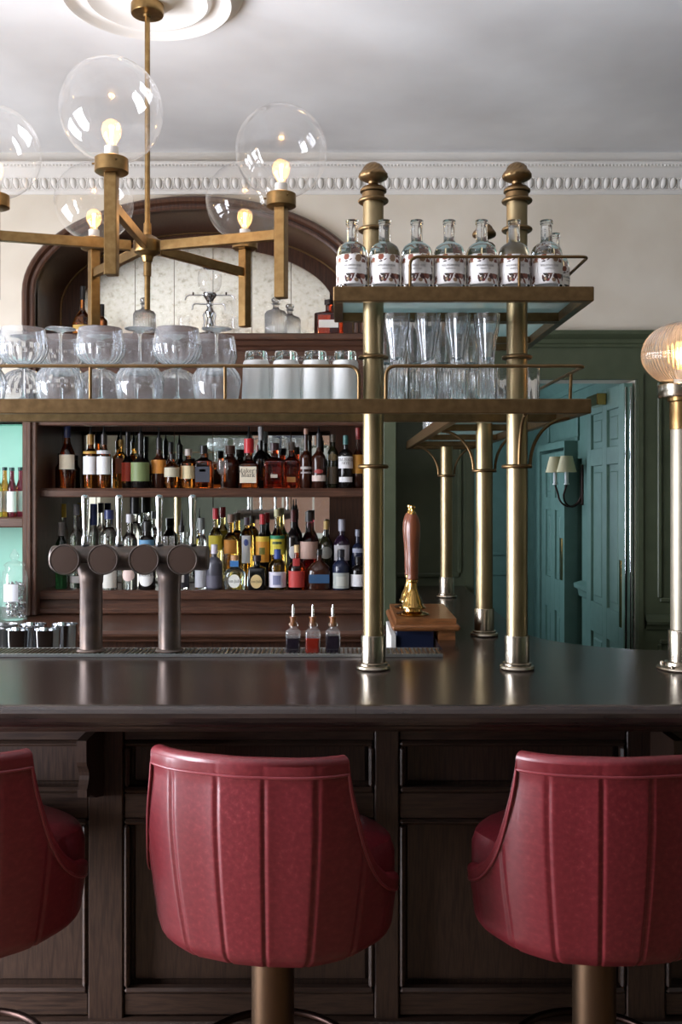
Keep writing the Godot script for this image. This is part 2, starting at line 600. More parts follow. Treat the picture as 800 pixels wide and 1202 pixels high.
func setting() -> void:
	struct("floor", bx(Vector3(0.3, -0.1, -2.2), Vector3(7.2, 0.2, 11.4)), M.floor)
	struct("ceiling", bx(Vector3(0.3, CEIL + 0.1, -1.0), Vector3(7.0, 0.2, 8.9)), M.ceiling)
	# the wall behind the bar, cut out for the arch, the side bay and the passage
	var ap := arch_path(ARCH_X, ARCH_A - 0.03, ARCH_B - 0.03, SPRING, 0.0, 40)
	var poly := pv([-3.1, 0.0, -2.75, 0.0, -2.75, 1.86, -1.49, 1.86, -1.49, 2.2])
	for i in range(41, 0, -1):
		poly.append(Vector2(ap[0][i].x, ap[0][i].y))
	poly.append_array(pv([0.16, 2.2, 0.16, 0.0, 0.63, 0.0, 0.63, 2.065, 1.43, 2.065, 1.43, 0.0, 3.8, 0.0, 3.8, CEIL, -3.1, CEIL]))
	struct("wall_back", MB.new().prism(poly, -WALL - 0.2, -WALL).mesh(), M.cream)
	struct("wall_added_light_block", span(-2.9, -1.9, 0.0, CEIL, 2.4, 2.56), M.cream)  # added wall stub out of view, keeps window light off back wall and ceiling
	pierced("wall_left", true, -3.0, 0.2, -4.65, 3.4, 0.0, CEIL, [[-3.8, -2.6, 0.85, 2.25], [-2.2, -0.8, 0.06, 2.25]], M.cream)
	pierced("wall_front", false, 3.3, 0.2, -2.9, 3.6, 0.0, CEIL, [[-1.3, 0.1, 0.85, 2.6]], M.green)
	struct("wall_right", bx(Vector3(3.7, CEIL / 2, -0.65), Vector3(0.2, CEIL, 8.1)), M.green)
	sash(1, true, -3.04, -3.8, -2.6, 0.85, 2.25)
	sash(2, true, -3.04, -2.2, -0.8, 0.06, 2.25)
	sash(3, false, 3.34, -1.3, 0.1, 0.85, 2.6)
	# the house over the road, seen in the back bar mirror through the far window
	var hs := thing("brick_house", "brick house front across the road outside the window", "building", Vector3(-0.6, 0, 12.0))
	part("wall", bx(Vector3(0, 3.0, 0), Vector3(14, 6.0, 0.4)), M.brick_far, hs)
	for k in [-2.4, -0.6, 1.4]:
		var w := part("window", bx(Vector3(k, 2.3, -0.2), Vector3(0.9, 1.6, 0.06), 0.01), M.white_paint, hs)
		part("window_glass", bx(Vector3(k, 2.3, -0.22), Vector3(0.74, 1.44, 0.04)), M.navy_glass, w)
	struct("pavement", bx(Vector3(0, -0.15, 10.5), Vector3(60, 0.1, 14)), M.asphalt)
	# cornice along the wall behind the bar: profile in (out from the wall, height)
	var cor := Node3D.new()
	cor.name = "trim_1"
	add_child(cor)
	cor.set_meta("kind", "structure")
	var pf := pv([0, 2.955, 0.012, 2.955, 0.02, 2.966, 0.02, 2.975, 0.034, 2.982, 0.05, 3.01, 0.056, 3.018, 0.07, 3.024, 0.085, 3.034, 0.105, 3.05, 0.135, 3.056, 0.14, 3.064, 0.14, 3.07, 0.118, 3.074, 0.112, CEIL, 0, CEIL])
	var path := [Vector3(-2.9, 0, -WALL), Vector3(3.6, 0, -WALL)]
	part("cornice_moulding", MB.new().sweep(path, [Vector3.BACK, Vector3.BACK], [Vector3.UP, Vector3.UP], pf).mesh(), M.plaster, cor)
	var egg := MB.new().lathe(prof([0.0, -0.027, 0.008, -0.022, 0.0145, -0.008, 0.0162, 0.005, 0.0135, 0.017, 0.007, 0.025, 0.0, 0.027]), 10).mesh()
	var shell := MB.new()
	for s in [-1, 1]:
		shell.tube([Vector3(0.0175 * s, 0.027, 0), Vector3(0.0195 * s, 0.005, 0.004), Vector3(0.0165 * s, -0.016, 0.003), Vector3(0.006 * s, -0.03, 0)], 0.0032, 5)
	var shell_mesh := shell.mesh()
	var dart := MB.new().lathe(prof([0.0, -0.026, 0.0025, -0.014, 0.0045, 0.022, 0.0, 0.024]), 5).mesh()
	var tilt := Vector3(0.55, 0, 0)
	for k in 76:
		var xx := -1.78 + k * 0.0455
		var e := part("egg", egg, M.plaster, cor, Vector3(xx, 2.997, -WALL + 0.043), tilt)
		part("shell", shell_mesh, M.plaster, e)
		part("dart", dart, M.plaster, cor, Vector3(xx + 0.02275, 2.997, -WALL + 0.043), tilt)
	var beads := MB.new()
	for k in 210:
		beads.lathe(prof([0, -0.005, 0.0045, -0.002, 0.0045, 0.003, 0, 0.006]), 5, Vector3(-1.78 + k * 0.0165, 3.053, -WALL + 0.132))
	var bd := part("bead_row", beads.mesh(), M.plaster, cor)
	bd.set_meta("kind", "stuff")
	# ceiling rose
	var rose := MB.new().lathe(prof([0.0, -0.05, 0.05, -0.05, 0.075, -0.046, 0.085, -0.036, 0.1, -0.026, 0.13, -0.02, 0.16, -0.026, 0.18, -0.036, 0.19, -0.04, 0.2, -0.036, 0.205, -0.024, 0.225, -0.02, 0.245, -0.024, 0.255, -0.036, 0.265, -0.04, 0.275, -0.034, 0.282, -0.022, 0.29, -0.018, 0.3, -0.01, 0.305, 0.0]), 64).mesh()
	struct("trim_2", rose, M.plaster, Vector3(-0.615, CEIL, -3.06))
	# green panelling right of the back bar, with the passage opening
	var pan := Node3D.new()
	pan.name = "trim_3"
	add_child(pan)
	pan.set_meta("kind", "structure")
	part("panel_board", MB.new().prism(pv([0.2, 0, 0.64, 0, 0.64, 2.06, 1.42, 2.06, 1.42, 0, 3.55, 0, 3.55, 2.285, 0.2, 2.285]), -WALL, -WALL + 0.02).mesh(), M.green, pan)
	part("crown_moulding", MB.new().sweep([Vector3(0.2, 0, -WALL + 0.02), Vector3(3.55, 0, -WALL + 0.02)], [Vector3.BACK, Vector3.BACK], [Vector3.UP, Vector3.UP], pv([0, 2.215, 0.012, 2.215, 0.014, 2.228, 0.022, 2.234, 0.024, 2.25, 0.04, 2.262, 0.05, 2.272, 0.052, 2.29, 0, 2.29])).mesh(), M.green, pan)
	part("dado_rail", MB.new().sweep([Vector3(1.46, 0, -WALL + 0.02), Vector3(3.55, 0, -WALL + 0.02)], [Vector3.BACK, Vector3.BACK], [Vector3.UP, Vector3.UP], pv([0, 0.86, 0.014, 0.86, 0.02, 0.88, 0.03, 0.885, 0.032, 0.9, 0.018, 0.91, 0.014, 0.93, 0, 0.93])).mesh(), M.green, pan)
	for r in [[0.25, 0.57, 1.12, 2.12], [1.53, 2.2, 1.0, 2.06], [2.3, 3.0, 1.0, 2.06], [1.53, 2.2, 0.2, 0.8], [2.3, 3.0, 0.2, 0.8]]:
		moulding_frame("panel_moulding", r[0], r[1], r[2], r[3], pan)
	part("architrave", MB.new().prism(pv([0.6, 0, 0.635, 0, 0.635, 2.062, 1.425, 2.062, 1.425, 0, 1.45, 0, 1.45, 2.085, 0.6, 2.085]), -WALL, -WALL + 0.03).mesh(), M.green, pan)

func moulding_frame(called: String, x0: float, x1: float, y0: float, y1: float, parent: Node, z := -WALL + 0.02, m: Material = null, w := 0.022) -> void:
	var mb := MB.new()
	var t := 0.012
	mb.box(Vector3((x0 + x1) / 2, y0, z + t / 2), Vector3(x1 - x0, w, t), 0.005)
	mb.box(Vector3((x0 + x1) / 2, y1, z + t / 2), Vector3(x1 - x0, w, t), 0.005)
	mb.box(Vector3(x0, (y0 + y1) / 2, z + t / 2), Vector3(w, y1 - y0 - w, t), 0.005)
	mb.box(Vector3(x1, (y0 + y1) / 2, z + t / 2), Vector3(w, y1 - y0 - w, t), 0.005)
	part(called, mb.mesh(), m if m else M.green, parent)


# ---------------------------------------------------------------- back bar joinery
func back_bar() -> void:
	var mv: Material = M.mahogany_v
	var mh: Material = M.mahogany_h
	var b := thing("back_bar", "dark mahogany back bar with arched top and mirrored shelves", "back bar", Vector3(0, 0, 0))
	var dm := 5.08
	# carcass
	for x in [[-1.53, -1.46], [0.115, 0.185]]:
		var pl := part("pilaster", span(x[0], x[1], 0.925, 2.28, WALL - 0.03, WALL + 0.03, 0.006), mv, b)
		part("bead", span((x[0] + x[1]) / 2 - 0.012, (x[0] + x[1]) / 2 + 0.012, 0.925, 2.22, WALL - 0.042, WALL - 0.03, 0.005), mv, pl)
	part("side_panel", span(-1.5, -1.47, 0.925, 2.25, WALL + 0.03, dm, 0.0), mv, b)
	part("side_panel", span(0.125, 0.155, 0.925, 2.25, WALL + 0.03, dm, 0.0), mv, b)
	part("end_pier", span(0.19, 0.25, 0.0, 2.28, 4.34, WALL, 0.004), M.green, b)
	part("back_board", span(-1.53, 0.185, 0.3, 3.0, dm + 0.012, dm + 0.04), mv, b)
	part("lintel", span(-1.46, 0.115, 1.84, 2.23, WALL - 0.01, WALL + 0.05, 0.004), mh, b)
	var ledge := part("arch_shelf", span(-1.5, 0.17, 2.245, 2.278, WALL - 0.06, dm, 0.006), mh, b)
	part("shelf_moulding", MB.new().sweep([Vector3(-1.5, 0, -WALL + 0.01), Vector3(0.17, 0, -WALL + 0.01)], [Vector3.BACK, Vector3.BACK], [Vector3.UP, Vector3.UP], pv([0, 2.2, 0.01, 2.2, 0.016, 2.216, 0.028, 2.224, 0.034, 2.244, 0, 2.244])).mesh(), mh, ledge)
	for yy in [1.538, 1.039]:
		var s := part("shelf", span(-1.468, 0.123, yy - 0.03, yy, WALL + 0.04, dm - 0.004, 0.004), mh, b)
		part("shelf_edge", span(-1.468, 0.123, yy - 0.044, yy - 0.006, WALL + 0.025, WALL + 0.04, 0.005), mh, s)
	part("riser_board", span(-1.468, 0.123, 0.955, 1.008, WALL + 0.05, WALL + 0.07), mh, b)
	part("riser_moulding", span(-1.468, 0.123, 0.925, 0.957, WALL + 0.02, WALL + 0.07, 0.008), mh, b)
	# the arch: a moulded band on the wall, a deep soffit and an inner frame round the mirror
	var ap := arch_path(ARCH_X, ARCH_A - 0.062, ARCH_B - 0.062, SPRING, 2.279, 40)
	var pts := []
	var ws := []
	for p in ap[0]:
		pts.append(p + Vector3(0, 0, -WALL))
		ws.append(Vector3.BACK)
	part("arch_moulding", MB.new().sweep(pts, ap[1], ws, pv([0, -0.03, 0, 0.016, 0.008, 0.022, 0.016, 0.022, 0.02, 0.012, 0.026, 0.012, 0.034, 0.03, 0.046, 0.034, 0.054, 0.03, 0.062, 0.018, 0.062, -0.001, 0.03, -0.03])).mesh(), mv, b)
	pts = []
	for p in ap[0]:
		pts.append(p + Vector3(0, 0, -dm))
	part("soffit", MB.new().sweep(pts, ap[1], ws, pv([0, 0.0, 0.0, dm - WALL, 0.025, dm - WALL, 0.025, 0.0])).mesh(), mv, b)
	var fp := arch_path(ARCH_X, ARCH_A - 0.062 - 0.1, ARCH_B - 0.062 - 0.075, SPRING, 2.279, 40)
	var ip := arch_path(ARCH_X, ARCH_A - 0.064, ARCH_B - 0.064, SPRING, 2.279, 40)
	var ring := MB.new()
	for i in 42:
		var a: Vector3 = fp[0][i] + Vector3(0, 0, -dm + 0.014)
		var a2: Vector3 = fp[0][i + 1] + Vector3(0, 0, -dm + 0.014)
		var c: Vector3 = ip[0][i] + Vector3(0, 0, -dm + 0.014)
		var c2: Vector3 = ip[0][i + 1] + Vector3(0, 0, -dm + 0.014)
		ring.quad(a, c, c2, a2)
		var bk := Vector3(0, 0, -0.014)
		ring.quad(a, a2, a2 + bk, a + bk)
	part("inner_frame", ring.mesh(), mv, b)
	var bead := []
	for p in ip[0]:
		bead.append(p + Vector3(0, 0, -dm + 0.02))
	part("frame_bead", MB.new().tube(bead, 0.006, 6).mesh(), M.bronze, b)
	# mirror panes, each a strip of old glass in the arch and a clear one behind the shelves
	var w := 0.2053
	var x := X(67.0, dm)
	part("mirror_bed", span(-1.47, 0.125, 1.04, 1.84, dm + 0.002, dm + 0.008), mv, b)
	while x < 0.12:
		var x0 := maxf(x - w + 0.003, -1.47)
		var x1 := minf(x, 0.124)
		if x1 - x0 > 0.02:
			part("mirror_pane", span(x0, x1, 1.042, 1.838, dm - 0.002, dm + 0.002, 0.001), M.mirror, b)
		x += w
	x = X(67.0, dm)
	var aa: float = ARCH_A - 0.062 - 0.06
	var bb: float = ARCH_B - 0.062 - 0.05
	while x < 0.12:
		var x0 := maxf(x - w + 0.003, ARCH_X - aa)
		var x1 := minf(x, ARCH_X + aa)
		if x1 - x0 > 0.02:
			var pp := PackedVector2Array([Vector2(x0, 2.28), Vector2(x1, 2.28)])
			for k in 9:
				var xx := lerpf(x1, x0, k / 8.0)
				var q := clampf(1.0 - pow((xx - ARCH_X) / aa, 2.0), 0.0, 1.0)
				pp.append(Vector2(xx, SPRING + bb * sqrt(q)))
			part("arch_mirror_pane", MB.new().prism(pp, -dm - 0.002, -dm + 0.002).mesh(), M.old_mirror, b)
		x += w
	# lower counter of the back bar and its cupboards
	part("worktop", span(-2.69, 0.2, 0.89, 0.923, 4.13, dm, 0.012), mh, b)
	part("worktop_nosing", span(-2.69, 0.2, 0.872, 0.892, 4.15, 4.2, 0.006), mh, b)
	part("cupboard_base", span(-2.69, 0.2, 0.0, 0.872, 4.2, 4.6), mv, b)
	for k in 5:
		part("cupboard_door", span(-2.6 + k * 0.55, -2.1 + k * 0.55, 0.1, 0.84, 4.185, 4.2, 0.004), mv, b)
	# the side bay, painted mint inside
	var s2 := thing("side_bay", "open shelf bay with mint green lining beside the arched back bar", "shelving", Vector3(0, 0, 0))
	part("lining", span(-2.7, -1.535, 0.925, 1.86, 4.98, 5.0), M.mint, s2)
	part("side_lining", span(-1.545, -1.532, 0.925, 1.86, WALL + 0.03, 4.98), M.mint, s2)
	part("top_board", span(-2.7, -1.535, 1.86, 1.88, WALL, 5.0), M.mint, s2)
	part("end_board", span(-2.7, -2.68, 0.925, 1.86, WALL, 4.98), M.mint, s2)
	part("shelf", span(-2.68, -1.546, 1.346, 1.396, 4.69, 4.98, 0.006), mh, s2)


# ---------------------------------------------------------------- the bar itself
func bar_counter() -> void:
	var b := thing("bar_counter", "long dark oak bar with panelled front and rounded counter edge", "bar", Vector3(0, 0, 0))
	# plan in (x, depth): the straight run, and the return that runs back to the wall
	var plan := pv([-1.89, 2.075, 2.9, 2.075, 2.9, 2.75, 0.98, 2.76])
	for k in 9:
		var a := lerpf(0.0, PI / 2, k / 8.0)
		plan.append(Vector2(0.96 - 0.375 * sin(a), 3.135 - 0.375 * cos(a)))
	plan.append_array(pv([0.585, 4.62, 0.292, 4.62, 0.292, 2.77, -1.89, 2.77]))
	part("counter_top", MB.new().slab(plan, COUNTER - 0.045, COUNTER).mesh(), M.counter, b)
	var nose := PackedVector2Array()
	for k in 9:
		var a := lerpf(PI / 2, -PI / 2, k / 8.0)
		nose.append(Vector2(0.012 + 0.024 * cos(a), COUNTER - 0.0235 + 0.0235 * sin(a)))
	nose.append_array(pv([0.0, COUNTER - 0.047, 0.0, COUNTER]))
	for s in [[-1.89, 0.0305], [0.0315, 2.9]]:
		part("counter_nosing", MB.new().sweep([Vector3(s[0], 0, -2.075), Vector3(s[1], 0, -2.075)], [Vector3.BACK, Vector3.BACK], [Vector3.UP, Vector3.UP], nose).mesh(), M.counter, b)
	part("cove_moulding", MB.new().sweep([Vector3(-1.89, 0, -2.42), Vector3(2.9, 0, -2.42)], [Vector3.BACK, Vector3.BACK], [Vector3.UP, Vector3.UP], pv([0, 0.955, 0.05, 0.955, 0.055, 0.962, 0.22, 0.985, 0.29, 0.995, 0.305, 1.005, 0.315, 1.024, 0, 1.024])).mesh(), M.oak_h, b)
	# carcass
	part("carcass", span(-1.89, 2.9, 0.02, 1.02, 2.44, 2.74), M.oak_v, b)
	part("return_carcass", span(0.31, 0.565, 0.02, 1.02, 2.75, 4.62), M.oak_v, b)
	# framed panels of the front, between stiles
	var st := [[-1.89, -1.83], [-1.36, -1.27], [-0.629, -0.542], [0.084, 0.144], [0.711, 0.807], [1.42, 1.5], [2.12, 2.2]]
	for s in st:
		part("stile", span(s[0], s[1], 0.12, 0.955, 2.395, 2.44, 0.003), M.oak_v, b)
	for i in st.size() - 1:
		var x0: float = st[i][1]
		var x1: float = st[i + 1][0]
		for r in [[0.905, 0.955], [0.71, 0.775], [0.22, 0.275]]:
			part("rail", span(x0 + 0.001, x1 - 0.001, r[0], r[1], 2.4, 2.44, 0.003), M.oak_h, b)
		for r in [[0.775, 0.905], [0.275, 0.71]]:
			var y0: float = r[0]
			var y1: float = r[1]
			var fr := MB.new()
			for yy in [y0 + 0.007, y1 - 0.007]:
				fr.box(Vector3((x0 + x1) / 2, yy, -2.408), Vector3(x1 - x0 - 0.004, 0.014, 0.03), 0.006)
			for xx in [x0 + 0.008, x1 - 0.008]:
				fr.box(Vector3(xx, (y0 + y1) / 2, -2.408), Vector3(0.014, y1 - y0 - 0.028, 0.03), 0.006)
			part("panel_moulding", fr.mesh(), M.oak_h, b)
			part("panel", span(x0 + 0.02, x1 - 0.02, y0 + 0.018, y1 - 0.018, 2.43, 2.44, 0.004), M.oak_v, b)
	part("skirting", span(-1.89, 2.9, 0.0, 0.215, 2.37, 2.44, 0.01), M.oak_h, b)
	for x in [-1.315, -0.5855, 0.76, 1.46]:
		# shaped brackets under the overhang: profile in (out, height)
		var pf := PackedVector2Array(pv([0, 0.953, 0, 0.77, 0.05, 0.775]))
		pf = pv([0, 0.95, 0.17, 0.95, 0.17, 0.9])
		for k in 7:
			var a := k / 6.0
			pf.append(Vector2(0.165 - 0.02 * sin(a * PI), lerpf(0.89, 0.835, a)))
		pf.append_array(pv([0.165, 0.817, 0.13, 0.812, 0.08, 0.79, 0.0, 0.77]))
		var off := -0.034 if x < -0.5 and x > -0.6 else 0.0
		part("bracket", MB.new().prism(pf, -0.0115, 0.0115, Transform3D(Basis(Vector3.BACK, Vector3.UP, Vector3.LEFT), Vector3(x + off + 0.02, 0.0, -2.394))).mesh(), M.oak_v, b)

	# drip tray sunk along the back edge of the counter
	var t := thing("drip_tray", "long metal drip tray with a slotted grille along the counter back", "drip tray", Vector3(0, COUNTER, -2.7))
	part("tray", bx(Vector3(-0.8, 0.002, 0), Vector3(2.16, 0.004, 0.11), 0.001), M.steel, t)
	var rim := MB.new()
	for z in [-0.052, 0.052]:
		rim.box(Vector3(-0.8, 0.006, z), Vector3(2.16, 0.006, 0.005), 0.001)
	part("rim", rim.mesh(), M.steel, t)
	var slot := bx(Vector3.ZERO, Vector3(0.006, 0.004, 0.096), 0.001)
	for k in 110:
		part("grille_bar", slot, M.nickel, t, Vector3(0.27 - k * 0.0125, 0.0072, 0))


func gantry() -> void:
	var br: Material = M.bronze
	var g := thing("brass_gantry", "aged brass gantry with glass shelves on columns standing on the bar", "shelving", Vector3(0, 0, 0))
	var cols := [[0.083, 2.475, true], [0.452, 2.475, true], [0.452, 3.04, true], [0.452, 4.13, false], [-1.3, 2.475, false]]
	for c in cols:
		var at := Vector3(c[0], COUNTER, -c[1])
		var topy: float = (2.292 if c[2] else 1.715) - COUNTER
		var col := part("column", lathed(prof([0.0, 0.001, 0.0265, 0.001, 0.0265, topy, 0.0, topy]), 28), M.column_brass, g, at)
		part("base_flange", lathed(prof([0.027, 0.0005, 0.043, 0.0005, 0.045, 0.004, 0.043, 0.009, 0.037, 0.011, 0.037, 0.016, 0.031, 0.019, 0.0275, 0.019]), 32), M.nickel, col)
		part("base_collar", lathed(prof([0.0275, 0.019, 0.0315, 0.019, 0.0315, 0.084, 0.0305, 0.087, 0.0275, 0.087]), 28), M.nickel, col)
		var rings := [0.52]
		if c[2]:
			rings.append_array([0.8, 1.128, 1.202])
		for r in rings:
			part("ring", lathed(prof([0.027, r - 0.005, 0.036, r - 0.005, 0.0385, r - 0.003, 0.0395, r, 0.0385, r + 0.003, 0.036, r + 0.005, 0.027, r + 0.005]), 28), br, col)
		if c[2]:
			var fy := 1.222
			part("finial", lathed(prof([0.0, fy, 0.02, fy, 0.034, fy + 0.003, 0.034, fy + 0.008, 0.028, fy + 0.015, 0.016, fy + 0.019, 0.0125, fy + 0.024, 0.0135, fy + 0.029, 0.026, fy + 0.033, 0.0355, fy + 0.038, 0.0378, fy + 0.043, 0.0365, fy + 0.049, 0.032, fy + 0.055, 0.0275, fy + 0.06, 0.025, fy + 0.066, 0.0195, fy + 0.073, 0.0105, fy + 0.078, 0.0, fy + 0.0795]), 56, func(a: float, y: float) -> float: return 1.0 + (0.05 * cos(14.0 * a) * cos(y * 520.0) if y > fy + 0.04 else 0.0)), br, col)
			part("finial_neck", lathed(prof([0.0265, 1.205, 0.029, 1.207, 0.029, 1.222, 0.0, 1.222]), 28), br, col)
		# curved brackets that spring from the ring to the shelf above
		var dirs := [Vector3(1, 0, 0), Vector3(-1, 0, 0)]
		if c[1] == 2.475:
			dirs = [Vector3(0, 0, -1)] if c[0] < 0.3 else [Vector3(0, 0, 1) * 0.8, Vector3(1, 0, 0), Vector3(0, 0, -1)]
		for d in dirs:
			var path := []
			for k in 13:
				var a := k / 12.0 * PI / 2
				path.append(d.normalized() * (0.034 + 0.1 * d.length() * (1.0 - cos(a))) + Vector3(0, 0.525 + 0.12 * sin(a), 0))
			part("bracket", MB.new().tube(path, 0.0045, 8).mesh(), br, col)
	# shelf frames: [name, x0, x1, d0, d1, y top, thickness]
	var th := 0.036
	var decks := [
		["lower_shelf", -1.5, 0.611, 2.35, 2.655, 1.7525], ["lower_return", 0.3, 0.606, 2.655, 4.43, 1.7525],
		["upper_shelf", -0.0187, 0.6177, 2.35, 2.655, 2.027], ["upper_return", 0.3, 0.6177, 2.655, 3.2, 2.027]]
	for k in decks:
		var y1: float = k[5]
		var y0 := y1 - th
		var fr := Node3D.new()
		fr.name = k[0]
		g.add_child(fr, true)
		part("front_bar", span(k[1], k[2], y0, y1, k[3], k[3] + 0.024, 0.002), br, fr)
		part("back_bar", span(k[1], k[2], y0, y1, k[4] - 0.024, k[4] - 0.001, 0.002), br, fr)
		part("end_bar", span(k[1], k[1] + 0.024, y0, y1, k[3] + 0.0245, k[4] - 0.0245, 0.002), br, fr)
		part("end_bar", span(k[2] - 0.024, k[2], y0, y1, k[3] + 0.0245, k[4] - 0.0245, 0.002), br, fr)
		if k[0] == "lower_return":
			for dd in [3.04, 3.6, 4.1]:
				part("cross_bar", span(k[1] + 0.0245, k[2] - 0.0245, y0, y0 + 0.02, dd - 0.012, dd + 0.012, 0.002), br, fr)
		if k[0] == "upper_return":
			part("cross_bar", span(k[1] + 0.0245, k[2] - 0.0245, y0, y0 + 0.02, 3.02, 3.044, 0.002), br, fr)
		part("glass_panel", span(k[1] + 0.0245, k[2] - 0.0245, y1 - 0.013, y1 - 0.001, k[3] + 0.0245, k[4] - 0.0245, 0.001), M.shelf_glass, fr)
	# guard rails
	var y := 1.7525
	var h := 0.081
	var d := 2.358
	part("guard_rail", MB.new().tube(rail([Vector3(-1.48, y, -d), Vector3(-1.48, y + h, -d), Vector3(X(421, d), y + h, -d), Vector3(X(421, d), y, -d)], 0.03), 0.0045, 8).mesh(), br, g)
	for px in [106.0, 264.0, -60.0]:
		part("rail_post", MB.new().tube([Vector3(X(px, d), y, -d), Vector3(X(px, d), y + h - 0.003, -d)], 0.004, 8).mesh(), br, g)
	part("guard_rail", MB.new().tube(rail([Vector3(X(452.5, d), y, -d), Vector3(X(452.5, d), y + h, -d), Vector3(0.597, y + h, -d), Vector3(0.597, y + h, -2.95), Vector3(0.597, y, -2.95)], 0.028), 0.0045, 8).mesh(), br, g)
	part("rail_post", MB.new().tube([Vector3(0.594, y, -2.5), Vector3(0.597, y + h - 0.003, -2.5)], 0.0045, 8).mesh(), br, g)
	y = 2.027
	h = 0.074
	part("guard_rail", MB.new().tube(rail([Vector3(X(481, d), y, -d), Vector3(X(481, d), y + h, -d), Vector3(X(690, d), y + h, -d), Vector3(X(690, d), y + h, -2.64), Vector3(X(690, d), y, -2.64)], 0.022), 0.004, 8).mesh(), br, g)
	part("rail_post", MB.new().tube([Vector3(X(609, d), y, -d), Vector3(X(609, d), y + h - 0.003, -d)], 0.0035, 8).mesh(), br, g)

func rail(pts: Array, r: float) -> Array:
	# a path with rounded corners
	var out := [pts[0]]
	for i in range(1, pts.size() - 1):
		var p: Vector3 = pts[i]
		var a: Vector3 = (pts[i - 1] - p).normalized()
		var b: Vector3 = (pts[i + 1] - p).normalized()
		for k in 7:
			var t := k / 6.0
			var s := p + a * r * (1.0 - t)
			var e := p + b * r * t
			out.append(s.lerp(e, t) if false else (p + a * r).lerp(p, t).lerp(p.lerp(p + b * r, t), t))
	out.append(pts[pts.size() - 1])
	return out


# ---------------------------------------------------------------- chandelier
func chandelier() -> void:
	var cx := -0.615
	var cd := 3.06
	var hub := 2.302
	var g := thing("globe_chandelier", "brass chandelier with clear glass globes on five square arms", "chandelier", Vector3(cx, CEIL, -cd))
	part("canopy", lathed(prof([0.0, -0.088, 0.012, -0.088, 0.014, -0.082, 0.05, -0.08, 0.052, -0.076, 0.052, -0.05, 0.0, -0.05]), 36), M.brass, g)
	var rod := MB.new()
	rod.lathe(prof([0.0, hub + 0.05 - CEIL, 0.0085, hub + 0.05 - CEIL, 0.0085, -0.085, 0.0, -0.085]), 14)
	part("rod", rod.mesh(), M.brass, g)
	var hy := hub - CEIL
	part("hub", lathed(prof([0.0, hy - 0.05, 0.015, hy - 0.048, 0.02, hy - 0.03, 0.042, hy - 0.018, 0.044, hy - 0.01, 0.044, hy + 0.018, 0.03, hy + 0.03, 0.013, hy + 0.038, 0.012, hy + 0.075, 0.0, hy + 0.076]), 10), M.brass, g)
	part("drop_stem", lathed(prof([0.0, hy - 0.2, 0.009, hy - 0.2, 0.0095, hy - 0.095, 0.0125, hy - 0.093, 0.0125, hy - 0.05, 0.0, hy - 0.049]), 14), M.brass, g)
	for k in 5:
		var a := deg_to_rad(72.0 * k - 0.6)
		var dir := Vector3(sin(a), 0, cos(a))
		var q := Basis(Vector3.UP, a)
		var R := 0.458
		part("arm", MB.new().box(dir * (0.042 + R - 0.02) / 2 + dir * 0.011 + Vector3(0, hy, 0), Vector3(0.02, 0.031, R - 0.058), 0.0015, q).mesh(), M.brass, g)
		var post := part("post", MB.new().box(Vector3(0, -0.055, 0), Vector3(0.034, 0.275, 0.034), 0.002, q).mesh(), M.brass, g, dir * R + Vector3(0, hy, 0))
		part("lamp_cup", lathed(prof([0.0, 0.083, 0.04, 0.083, 0.045, 0.086, 0.045, 0.122, 0.042, 0.124, 0.0, 0.124]), 28), M.brass, post)
		for s in 3:
			var sa := s * TAU / 3.0 + 0.5
			part("screw", MB.new().tube([Vector3(sin(sa), 0, cos(sa)) * 0.044 + Vector3(0, 0.11, 0), Vector3(sin(sa), 0, cos(sa)) * 0.053 + Vector3(0, 0.11, 0)], 0.003, 6).mesh(), M.brass, post)
		var gp := []
		for i in 25:
			var t := lerpf(-PI / 2 + 0.29, PI / 2, i / 24.0)
			gp.append(Vector2(cos(t) * 0.139, 0.253 + sin(t) * 0.139))
		gp[24] = Vector2(0.0, gp[24].y)
		part("glass_globe", lathed(gp, 48), M.globe, post)
		part("lamp_holder", lathed(prof([0.0, 0.124, 0.019, 0.124, 0.019, 0.154, 0.0, 0.154]), 18), M.white_porcelain, post)
		bulb(post, Vector3(0, 0.154, 0), 0.028, 0.075, 0.015)

func bulb(parent: Node, at: Vector3, r: float, h: float, energy: float) -> void:
	var b := part("bulb", lathed(prof([0.012, 0.0, 0.013, 0.01, r * 0.85, h * 0.38, r, h * 0.6, r * 0.86, h * 0.83, r * 0.45, h * 0.97, 0.0, h]), 20), M.bulb_glass, parent, at)
	part("filament", lathed(prof([0.0, h * 0.2, 0.003, h * 0.22, 0.0045, h * 0.45, 0.0045, h * 0.66, 0.002, h * 0.78, 0.0, h * 0.79]), 10), M.bulb_glow, b)
	var l := OmniLight3D.new()
	l.name = "bulb_light"
	b.add_child(l, true)
	l.position = Vector3(0, h * 0.5, 0)
	l.light_color = Color(1.0, 0.78, 0.5)
	l.light_energy = energy
	l.light_size = 0.012
	l.omni_range = 12.0
	l.omni_attenuation = 2.0
	l.shadow_enabled = true


# ---------------------------------------------------------------- stools
func shell_point(a: float, y: float) -> Vector2:
	# radius of the bucket at angle a from the back and height y above its lower edge
	var d := absf(rad_to_deg(a))
	var r := lerpf(0.238, 0.275, smoothstep(8.0, 55.0, d)) + 0.012 * smoothstep(55.0, 98.0, d)
	var k := clampf(1.0 - y / 0.32, 0.0, 1.0)
	r *= 1.0 - lerpf(0.17, 0.1, smoothstep(40.0, 90.0, d)) * pow(k, 1.6)
	# the lower edge turns in
	var e := clampf(1.0 - y / 0.03, 0.0, 1.0)
	r -= 0.018 * e * e
	return Vector2(r, 0.0)

